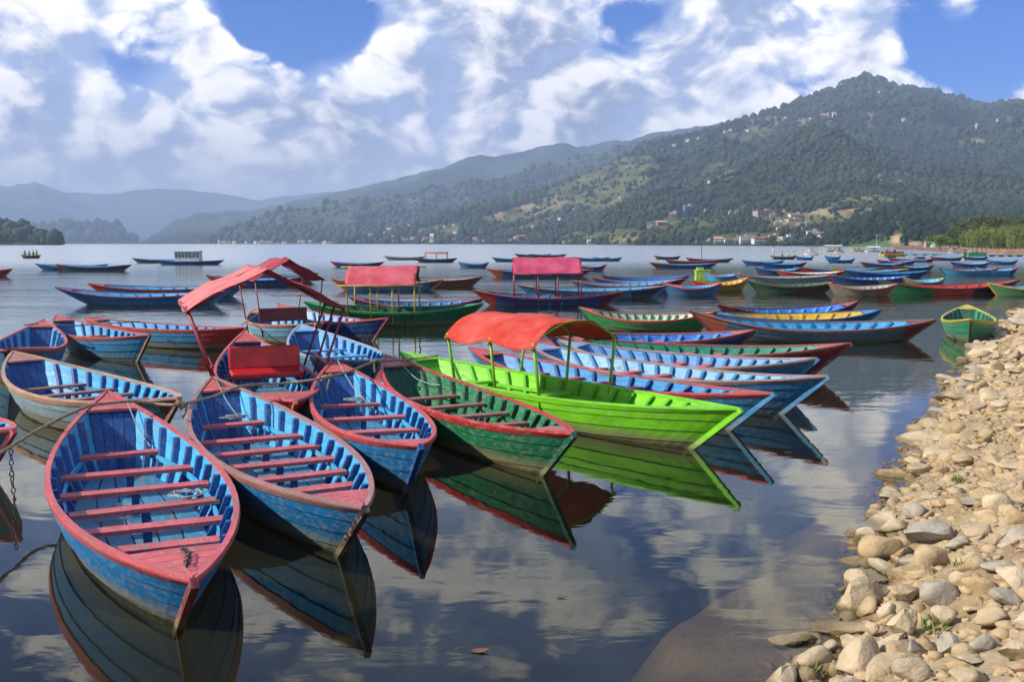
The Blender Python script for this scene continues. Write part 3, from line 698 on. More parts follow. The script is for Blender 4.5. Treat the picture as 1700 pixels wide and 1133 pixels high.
        if lod == 0:
            TR = [t for t in T if abs(t) < 0.70]
            for side in (-1, 1):
                V, F = [], []
                for t in TR:
                    z1 = s.zt - 0.004; z0 = z1 - 0.045; y = s.inner(t, s.zt - 0.03) - 0.034; x = s.xat(t, s.zt)
                    V += [(x, side * y, z0), (x, side * y, z1), (x, side * (y - 0.022), z1), (x, side * (y - 0.022), z0)]
                for i in range(len(TR) - 1):
                    o = 4 * i; q = [(o, o + 1, o + 5, o + 4), (o + 1, o + 2, o + 6, o + 5), (o + 2, o + 3, o + 7, o + 6), (o + 3, o, o + 4, o + 7)]
                    F += q if side < 0 else [f[::-1] for f in q]
                obj('riser', V, F, mi, r)
        for t in thwarts if lod < 2 else thwarts[1::2]:
            x = s.xat(t, s.zt); w = s.inner(t, s.zt) - 0.012; wd = R.uniform(0.062, 0.074) * (1.15 if lod else 1)
            w0 = s.inner(t - 2 * wd / L, s.zt) - 0.012; w1 = s.inner(t + 2 * wd / L, s.zt) - 0.012; sk = R.uniform(-.02, .02)
            V = [(x - wd + sk, -w0, s.zt), (x + wd + sk, -w1, s.zt), (x + wd - sk, w1, s.zt), (x - wd - sk, w0, s.zt)]
            V += [(a, b, c_ + 0.030) for a, b, c_ in V]
            obj('thwart', V, [(3, 2, 1, 0), (4, 5, 6, 7), (0, 1, 5, 4), (1, 2, 6, 5), (2, 3, 7, 6), (3, 0, 4, 7)], mt, r)
            if lod == 0:
                m = MB(); m.box((x, R.uniform(-.03, .03), (s.zf + 0.024 + s.zt) / 2), (0.035, 0.055, s.zt - s.zf - 0.026)); m.build('thwart_post', mrib, r)
        # boarded bulkheads below the end decks
        if lod == 0:
            for sg, t0 in ((-1, decks[0]), (1, decks[1])):
                t = sg * (t0 + 0.012); zt_ = s.zg(t) - 0.012; wt, wb = s.b(t) - 0.03, s.inner(t, s.zf) ; xt, xb_ = t * L / 2 + sg * 0.02, s.xat(t, s.zf) + sg * 0.02; nb_ = 4
                for k in range(nb_):
                    a, b_ = -1 + 2 * k / nb_ + 0.012, -1 + 2 * (k + 1) / nb_ - 0.012; th = 0.014
                    V = [(xb_ - th, a * wb, s.zf), (xb_ - th, b_ * wb, s.zf), (xt - th, b_ * wt, zt_), (xt - th, a * wt, zt_), (xb_ + th, a * wb, s.zf), (xb_ + th, b_ * wb, s.zf), (xt + th, b_ * wt, zt_), (xt + th, a * wt, zt_)]
                    obj('bulkhead_board', V, [(0, 3, 2, 1), (4, 5, 6, 7), (0, 1, 5, 4), (1, 2, 6, 5), (2, 3, 7, 6), (3, 0, 4, 7)], mrib, r)
        # end decks, plank by plank, and stem posts
        for sg, t0 in ((-1, decks[0]), (1, decks[1])):
            npk = (5, 2, 1)[lod]; edges = [t0 + (0.985 - t0) * i / npk for i in range(npk + 1)]
            for i in range(npk):
                ta, tb = sg * edges[i], sg * (edges[i + 1] - (0.0022 if lod == 0 else 0))
                V = []
                for t in (ta, tb):
                    y = max(0.004, s.b(t) - 0.036); x = t * L / 2; z = s.zg(t) + 0.012
                    V += [(x, -y, z), (x, 0, z + 0.006), (x, y, z), (x, y, z - 0.022), (x, -y, z - 0.022)]
                F = [(0, 1, 6, 5), (1, 2, 7, 6), (2, 3, 8, 7), (3, 4, 9, 8), (4, 0, 5, 9), (4, 3, 2, 1, 0), (5, 6, 7, 8, 9)]
                obj('deck_plank', V, F if sg < 0 else [f[::-1] for f in F], md, r)
            g = Vector((sg * L / 2, 0, s.zg(sg) + 0.03)); q = Vector(s.P(sg, 0, 1, 0)); q.y = 0
            ax = (g - q); ln = ax.length; m = MB()
            rot = Matrix.Rotation(math.atan2(ax.x, ax.z), 3, 'Y')
            nx = Vector((ax.z, 0, -ax.x)).normalized() * (0.034 if sg > 0 else -0.034); m.box(tuple((g + q) / 2 + nx), (0.055, 0.042, ln), rot); m.build('stem_post', ms, r)
    def b(s, t): return s.W / 2 * max(0.0, 1 - abs(t) ** s.pw) ** 0.92
    def zg(s, t): return s.h0 + ((s.hA if t < 0 else s.hB) - s.h0) * abs(t) ** 2.2
    def xb(s, t): return t * (s.L / 2 - (s.rA if t < 0 else s.rB) * min(1.0, s.L / 5.2))
    def sec(s, t, q):
        b = s.b(t); bb = b * 0.64; zg = s.zg(t); zb = -0.11 + 0.05 * t * t
        y = bb + (b - bb) * (q + 0.16 * math.sin(math.pi * q)); return s.xb(t) + (t * s.L / 2 - s.xb(t)) * q, y, zb + (zg - zb) * q
    def P(s, t, q, side, off):
        x, y, z = s.sec(t, q); return (x, side * max(0.0, y + off), z)
    def qz(s, t, z):
        zg = s.zg(t); zb = -0.11 + 0.05 * t * t; return (z - zb) / (zg - zb)
    def inner(s, t, z): return max(0.0, s.sec(t, s.qz(t, z))[1] - 0.021)
    def xat(s, t, z): return s.sec(t, s.qz(t, z))[0]
    def sweep(s, name, T, side, prof, mat, parent):
        V, F = [], []
        for t in T:
            a, b, z0, z1 = prof(t); y = s.b(t); x = t * s.L / 2; z = s.zg(t)
            yi = max(0.0, y + a); yo = y + b
            x2 = s.P(t, 0.88, 1, 0)[0] if z0 < -0.01 else x
            yd = s.sec(t, 0.88)[1] - y if z0 < -0.01 else 0
            V += [(x2, side * max(0, yi + yd), z + z0), (x2, side * (yo + yd), z + z0), (x, side * yo, z + z1), (x, side * yi, z + z1)]
        n = len(T)
        for i in range(n - 1):
            o = 4 * i; q = [(o, o + 1, o + 5, o + 4), (o + 1, o + 2, o + 6, o + 5), (o + 2, o + 3, o + 7, o + 6), (o + 3, o, o + 4, o + 7)]
            F += [f[::-1] for f in q] if side > 0 else q
        F += [(0, 1, 2, 3), (4 * n - 1, 4 * n - 2, 4 * n - 3, 4 * n - 4)]
        obj(name, V, F, mat, parent)
    def rib(s, t, side, mat, parent):
        hw = 0.027 / (s.L / 2); V, F = [], []
        q0 = max(0.12, s.qz(t, s.zf)); Q = [q0, q0 + (0.97 - q0) * 0.5, 0.975]
        for q in Q:
            o_ = 0.0 if s.lod == 0 else -0.018
            for tt, dp in ((t - hw, o_ - 0.018), (t + hw, o_ - 0.018), (t + hw, o_ - 0.068), (t - hw, o_ - 0.068)):
                V.append(s.P(tt, q, side, dp))
        for i in range(2):
            for j in range(4):
                f = (4 * i + j, 4 * i + (j + 1) % 4, 4 * i + 4 + (j + 1) % 4, 4 * i + 4 + j); F.append(f if side > 0 else f[::-1])
        F += [(0, 1, 2, 3), (11, 10, 9, 8)]
        obj('rib', V, F, mat, parent)

def canopy(bt, t0, t1, width, ze, zr, cloth, polem, shape='gable', posts=((-1, 0, 1)), splay=0.0, n_u=18, sag=0.03, name='canopy', endpanel=False, over=0.06, pr=0.016):
    """fabric roof on posts, a part of its boat"""
    L = bt.L; xa, xb = t0 * L / 2, t1 * L / 2; nv = 18; V, F = [], []
    for i in range(n_u + 1):
        u = i / n_u; x = xa + (xb - xa) * u
        for j in range(nv + 1):
            w = -1 + 2 * j / nv
            if shape == 'arch': z = ze + (zr - ze) * math.cos(w * math.pi / 2) ** 0.8; y = math.sin(w * math.pi / 2) ** 1 * width / 2 if False else w * width / 2
            else: z = zr + (ze - zr) * abs(w); y = w * width / 2
            wr = float(fbm(np.array(x * 3.1 + 7 * t0), np.array(y * 2.3 + 5), 3, 12)) - 0.5
            bay = math.sin(u * math.pi * (len(posts) - 1)) ** 2 if len(posts) > 1 else math.sin(u * math.pi)
            wr2 = float(fbm(np.array(x * 9.0 + 3 * t0), np.array(y * 5.0 + 9), 3, 14)) - 0.5; z += wr * 0.07 + wr2 * 0.025 - sag * bay * (abs(w) if shape == 'gable' else 0.4 + 0.6 * abs(w)) - (0.02 * math.sin(2.5 * abs(w) * math.pi) if shape == 'gable' else 0)
            V.append((x + (0.03 * math.sin(w * 5 + 1) if i in (0, n_u) else 0), y + wr * 0.02, z))
    for i in range(n_u):
        for j in range(nv):
            a = i * (nv + 1) + j; F.append((a, a + nv + 1, a + nv + 2, a + 1))
    c = obj(name, V, F, cloth, bt.root, smooth=True)
    sd = c.modifiers.new('thick', 'SOLIDIFY'); sd.thickness = 0.006; sd.offset = 0
    xs = [xa + 0.04 + (xb - xa - 0.08) * (p + 1) / 2 for p in posts]
    for x in xs:
        t = x / (L / 2)
        for side in (-1, 1):
            yb = bt.inner(t, bt.h0 * 0.9) - 0.02; zb = bt.zt + 0.0
            m = MB(); m.tube([(x + splay * 0.1, side * yb, zb - 0.12), (x, side * (width / 2 - 0.04), ze + (0.01 if shape == 'gable' else 0.05))], pr, 6); m.build('canopy_post', polem, c, True)
    for side, z in (((-1, ze), (1, ze), (0, zr)) if shape == 'gable' else ()):
        m = MB(); m.tube([(xa - over, side * width / 2 * (0.98 if shape == 'gable' else 0.95), z - (0.022 if shape == 'gable' else -0.035)), (xb + over, side * width / 2 * (0.98 if shape == 'gable' else 0.95), z - (0.022 if shape == 'gable' else -0.035))], pr * 0.9, 6); m.build('canopy_rail', polem, c, True)
    for x in ((xs[0], xs[-1]) if shape == 'gable' else xs):
        m = MB()
        if shape == 'arch': m.tube([(x, w * width / 2, ze + (zr - ze) * math.cos(w * math.pi / 2) ** 0.75 - 0.025) for w in np.linspace(-1, 1, 13)], pr * 0.8, 6)
        else: m.tube([(x, -width / 2, ze - 0.02), (x, 0, zr - 0.02), (x, width / 2, ze - 0.02)], pr * 0.8, 6)
        m.build('canopy_hoop', polem, c, True)

G_NEAR = 'boats moored at the near rope'; G_MID = 'boats lying side by side in mid water'; G_FAR = 'boats far out on the lake'; G_RIGHT = 'boats crowded off the right bank'
# nearest, along the mooring rope
n1 = Boat('nearest blue boat with pink thwarts, bow pointing at the viewer', (177, 652, 0.64), (320, 968, 0.46), W=1.25, out=BLUE, rim=PINK, stem=MAROON, rib=NAVY, worn=0.65, group=G_NEAR, thwarts=(-0.62, -0.30, -0.05, 0.17, 0.37, 0.56), decks=(0.80, 0.76))
n2 = Boat('blue boat with weathered pink thwarts, second from the nearest', (352, 628, 0.58), (606, 846, 0.48), W=1.20, rim=(0.36, 0.16, 0.14), deck=PINK, worn=0.75, rib=NAVY, stem=BLACK, group=G_NEAR, thwarts=(-0.62, -0.28, -0.06, 0.15, 0.35, 0.53))
n3 = Boat('blue boat with red rim moored left of the dark green boat', (553, 600, 0.60), (698, 742, 0.54), W=1.10, rim=(0.5, 0.07, 0.06), deck=PINK, rib=NAVY, stem=NAVY, group=G_NEAR, thwarts=(-0.5, -0.12, 0.2, 0.5))
n4 = Boat('dark green boat with red rim and brown thwarts beside the lime boat', (640, 592, 0.58), (953, 722, 0.50), W=1.10, out=GREEN, inn=GREEN, rib=DGREEN, rim=RED, deck=(0.45, 0.12, 0.12), thw=(0.28, 0.11, 0.09), stem=DGREEN, grime=1.0, worn=0.7, group=G_NEAR, thwarts=(-0.42, -0.14, 0.12, 0.36))
n5 = Boat('bright lime green boat with orange-red barrel canopy on green posts', (667, 586, 0.52), (1229, 681, 0.50), W=1.22, out=LIME, inn=LIME, rib=DLIME, rim=LIME, deck=LIME, thw=LIME, stem=LIME, grime=0.95, worn=0.5, group=G_NEAR, thwarts=(-0.5, 0.0, 0.5), nribs=14)
M_ORNG = cloth_mat((0.74, 0.060, 0.026), 0.30); M_LPOST = plain((0.14, 0.40, 0.012), 0.45)
canopy(n5, -0.33, 0.24, 1.40, 0.97, 1.27, M_ORNG, M_LPOST, 'arch', (-1, 0.05, 1), pr=0.019, sag=0.05)
n6 = Boat('blue boat with a red bench seat under a sunlit pink-red gable canopy', (405, 552, 0.72), (490, 668, 0.46), W=1.28, rim=PINK, deck=(0.5, 0.09, 0.08), rib=NAVY, stem=ORANGE, endB=(0.55, 0.07, 0.03), ends=0.16, group=G_NEAR, thwarts=(-0.45, 0.42), decks=(0.82, 0.66))
M_FADE = cloth_mat((0.76, 0.21, 0.19), 0.25); M_RPOST = plain((0.20, 0.016, 0.022), 0.45)
canopy(n6, -0.70, 0.22, 2.05, 1.32, 1.84, M_FADE, M_RPOST, 'gable', (-0.1, 0.45, 1), pr=0.018, over=0.02)
M_SEAT = plain((0.52, 0.018, 0.020), 0.35, 4.0, 0.3, bump=0.2)
x = n6.xat(0.06, 0.3)
bench = []
for nm, c, sz in (('bench_seat', (x + 0.06, 0, 0.44), (0.36, 0.94, 0.09)), ('bench_back', (x - 0.16, 0, 0.63), (0.07, 0.94, 0.31))):
    m = MB(); m.box(c, sz, Matrix.Rotation(-0.10 if nm == 'bench_back' else 0.05, 3, 'Y')); o = m.build(nm, M_SEAT, n6.root); bv = o.modifiers.new('soft', 'BEVEL'); bv.width = 0.03; bv.segments = 3; bench.append(o)
for sy in (-0.42, 0.42):
    m = MB(); m.tube([(x + 0.06, sy, 0.05), (x + 0.06, sy, 0.41)], 0.02, 6); m.build('bench_leg', M_RPOST, bench[0])
for sy in (-1, 1):
    m = MB(); m.tube([(x - 0.45, sy * 0.72, 0.62), (x + 0.55, sy * 0.72, 0.60)], 0.022, 6); m.build('side_rail', plain((0.42, 0.06, 0.06), 0.5), n6.root)
n7 = Boat('light blue boat with pale rim and blue thwarts right of the red bench', (500, 540, 0.58), (625, 600, 0.50), W=1.30, out=TEALB, inn=(0.10, 0.36, 0.66), rim=(0.30, 0.38, 0.46), deck=(0.20, 0.42, 0.66), thw=(0.16, 0.40, 0.62), rib=NAVY, stem=TEALB, worn=0.7, grime=0.9, group=G_NEAR, thwarts=(-0.45, -0.02, 0.28))
n8 = Boat('blue and cream boat with maroon seat back under a smaller red canopy', (424, 514, 0.55), (524, 538, 0.50), W=1.40, out=(0.16, 0.36, 0.46), inn=LBLUE, rim=(0.52, 0.22, 0.12), rib=NAVY, grime=0.95, group=G_NEAR, thwarts=(-0.5, 0.5))
canopy(n8, -0.40, 0.25, 1.60, 1.36, 1.82, cloth_mat((0.56, 0.06, 0.09), 0.4), M_RPOST, 'gable', (-1, 1), pr=0.016)
m = MB(); xx = n8.xat(0.0, 0.3); m.box((xx, 0, 0.56), (0.04, 1.1, 0.30)); m.build('seat_back', plain((0.13, 0.015, 0.02), 0.5), n8.root)
n9 = Boat('blue boat with orange rim lying behind the maroon seat back', (462, 505, 0.58), (643, 529, 0.54), W=1.30, out=NAVY, inn=PALEB, rim=(0.5, 0.12, 0.08), rib=NAVY, stem=MAROON, grime=0.4, lod=0, h0=0.34, group=G_NEAR, thwarts=(-0.4, 0, 0.4))
# left cluster
l1 = Boat('blue boat cut by the left edge, moored left of its twin', (72, 532, 0.64), (8, 582, 0.56), W=1.20, out=TEALB, rim=PINK, rib=NAVY, stem=MAROON, grime=0.95, group=G_NEAR, thwarts=(-0.4, -0.05, 0.3, 0.5))
l2 = Boat('bright blue boat with red rim and stern deck, second from the left edge', (93, 525, 0.58), (248, 557, 0.54), W=1.16, out=(0.03, 0.24, 0.46), rim=(0.52, 0.09, 0.06), deck=(0.5, 0.12, 0.12), rib=NAVY, stem=BROWN, grime=0.6, group=G_NEAR, thwarts=(-0.4, 0.0, 0.4))
l3 = Boat('blue boat with long red bow behind the left cluster', (143, 529, 0.46), (408, 545, 0.48), W=1.16, out=(0.05, 0.24, 0.42), rim=(0.5, 0.07, 0.05), endB=RED, ends=0.40, rib=BLUE, stem=RED, grime=0.9, group=G_NEAR)
l4 = Boat('weathered cream and blue boat with broad brown rim behind the nearest boat', (22, 585, 0.60), (297, 663, 0.56), W=1.34, out=(0.22, 0.31, 0.34), rim=(0.50, 0.28, 0.16), deck=(0.40, 0.17, 0.13), thw=(0.26, 0.12, 0.10), rib=NAVY, stem=BROWN, endB=(0.25, 0.09, 0.05), ends=0.10, grime=1.0, worn=0.8, group=G_NEAR, thwarts=(-0.5, -0.2, 0.02, 0.24, 0.46))
pB = at_z(22, 716, 0.50); l5 = Boat.__new__(Boat)
l5.__init__('boat almost out of frame, only its pink bow tip at the left edge', (-330, 640, 0.58), (22, 716, 0.50), W=1.3, out=TEALB, rim=PINK, stem=PINK, rib=NAVY, group=G_NEAR)
# side-on row to the right
n21 = Boat('blue boat with red rim and red bow deck right behind the lime boat', (781, 578, 0.50), (1284, 655, 0.50), W=1.14, out=TEALB, inn=(0.04, 0.26, 0.54), rim=(0.50, 0.06, 0.05), deck=(0.5, 0.06, 0.06), rib=NAVY, stem=TEALB, grime=0.6, worn=0.75, h0=0.34, group=G_MID)
n20 = Boat('pale blue boat with whitish scuffed interior and pointed blue bow', (874, 568, 0.56), (1375, 626, 0.54), W=1.26, out=(0.02, 0.17, 0.36), inn=(0.20, 0.45, 0.66), rim=(0.36, 0.22, 0.20), deck=(0.20, 0.40, 0.66), rib=BLUE, stem=TEALB, worn=0.8, grime=0.4, h0=0.34, group=G_MID, nribs=14)
n19 = Boat('light blue boat with worn wooden rim behind the pale scuffed one', (930, 565, 0.54), (1357, 596, 0.52), W=1.20, out=TEALB, inn=(0.14, 0.36, 0.66), rim=(0.34, 0.24, 0.20), deck=(0.2, 0.38, 0.6), rib=BLUE, stem=TEALB, worn=0.8, grime=0.5, h0=0.34, roll=0.05, group=G_MID, nribs=14, lod=0)
n18 = Boat('maroon boat with teal green interior in the side-by-side row', (925, 556, 0.54), (1412, 571, 0.54), W=1.22, out=MAROON, inn=TGREEN, rim=(0.36, 0.08, 0.06), deck=(0.42, 0.10, 0.09), rib=TGREEN, stem=MAROON, grime=0.3, h0=0.34, roll=0.05, group=G_MID, nribs=14)
n17 = Boat('dark blue boat with red bow deck behind the teal interior boat', (905, 552, 0.46), (1252, 549, 0.50), W=1.20, out=NAVY, inn=(0.02, 0.14, 0.52), rim=(0.45, 0.10, 0.08), deck=(0.52, 0.10, 0.09), rib=LBLUE, stem=MAROON, lod=1, h0=0.34, roll=0.05, group=G_MID)
n14 = Boat('long weathered blue boat with red painted ends, alone nearest the bank', far=(1155, 1567, 569, -2), W=1.42, out=(0.07, 0.16, 0.22), inn=LBLUE, rim=(0.30, 0.13, 0.10), deck=MAROON, rib=BLUE, stem=MAROON, endA=(0.50, 0.10, 0.05), endB=(0.22, 0.03, 0.03), ends=0.28, grime=0.5, worn=0.85, dA=0.36, dB=0.16, group=G_MID, h0=0.30, thwarts=())
n15 = Boat('blue boat with yellow interior behind the red-ended boat', far=(1190, 1478, 549, 3), W=1.42, out=BLUE, inn=YELLOW, rib=YELLOW, rim=BLUE, deck=(0.03, 0.22, 0.56), stem=BLUE, endB=BLUE, lod=1, grime=0.3, group=G_MID, h0=0.30, thwarts=(), dA=0.1)
n16 = Boat('maroon boat with bright blue interior and upswept right end', far=(1195, 1442, 539, 8), W=1.42, out=MAROON, inn=(0.02, 0.17, 0.60), rib=LBLUE, rim=MAROON, deck=(0.30, 0.08, 0.08), stem=MAROON, lod=1, grime=0.3, group=G_MID, h0=0.30, thwarts=(), dB=0.28)
n13 = Boat('green boat with orange-red rim and pale green interior', far=(966, 1192, 551, -10), W=1.42, out=LGREEN, inn=PALEG, rib=DGREEN, rim=(0.55, 0.10, 0.04), deck=(0.45, 0.16, 0.10), stem=DGREEN, grime=0.7, lod=0, group=G_MID, h0=0.30, thwarts=(), dA=0.25)
n10 = Boat('dark green boat carrying a pink gable canopy on yellow poles', far=(500, 800, 541, 0), W=1.42, out=GREEN, inn=DGREEN, rim=LGREEN, thw=DGREEN, stem=GREEN, lod=1, grime=0.7, group=G_MID, h0=0.38)
M_PINKC = cloth_mat((0.74, 0.11, 0.15), 0.30); M_YPOST = plain((0.40, 0.28, 0.02), 0.5)
canopy(n10, -0.50, 0.28, 1.5, 1.12, 1.55, M_PINKC, M_YPOST, 'gable', (-1, -0.3, 0.35, 1), pr=0.022, over=0.2)
n11 = Boat('blue boat with magenta rim behind the dark green canopy boat', far=(580, 800, 524, 4), W=1.42, out=NAVY, inn=BLUE, rib=LBLUE, rim=(0.42, 0.03, 0.08), deck=MAROON, stem=MAROON, lod=1, grime=0.2, group=G_MID, h0=0.30)
n12 = Boat('blue boat with long maroon bow carrying a magenta-pink gable canopy', far=(785, 1040, 508, 1), W=1.42, out=NAVY, inn=BLUE, rib=LBLUE, rim=(0.40, 0.07, 0.07), deck=MAROON, endB=MAROON, endA=RED, ends=0.3, stem=MAROON, lod=1, grime=0.2, group=G_MID, h0=0.30)
canopy(n12, -0.48, 0.42, 1.4, 1.16, 1.66, cloth_mat((0.68, 0.07, 0.17), 0.3), M_RPOST, 'gable', (-1, -0.3, 0.3, 1), pr=0.022, over=0.02)
n22 = Boat('small green boat with yellow rim end-on beside the stony bank', (1605, 507, 0.56), (1612, 531, 0.56), W=1.16, out=(0.04, 0.28, 0.13), inn=(0.01, 0.26, 0.12), rim=(0.55, 0.48, 0.05), deck=(0.5, 0.42, 0.06), rib=DGREEN, stem=BROWN, grime=0.7, group=G_MID, thwarts=(-0.3,))
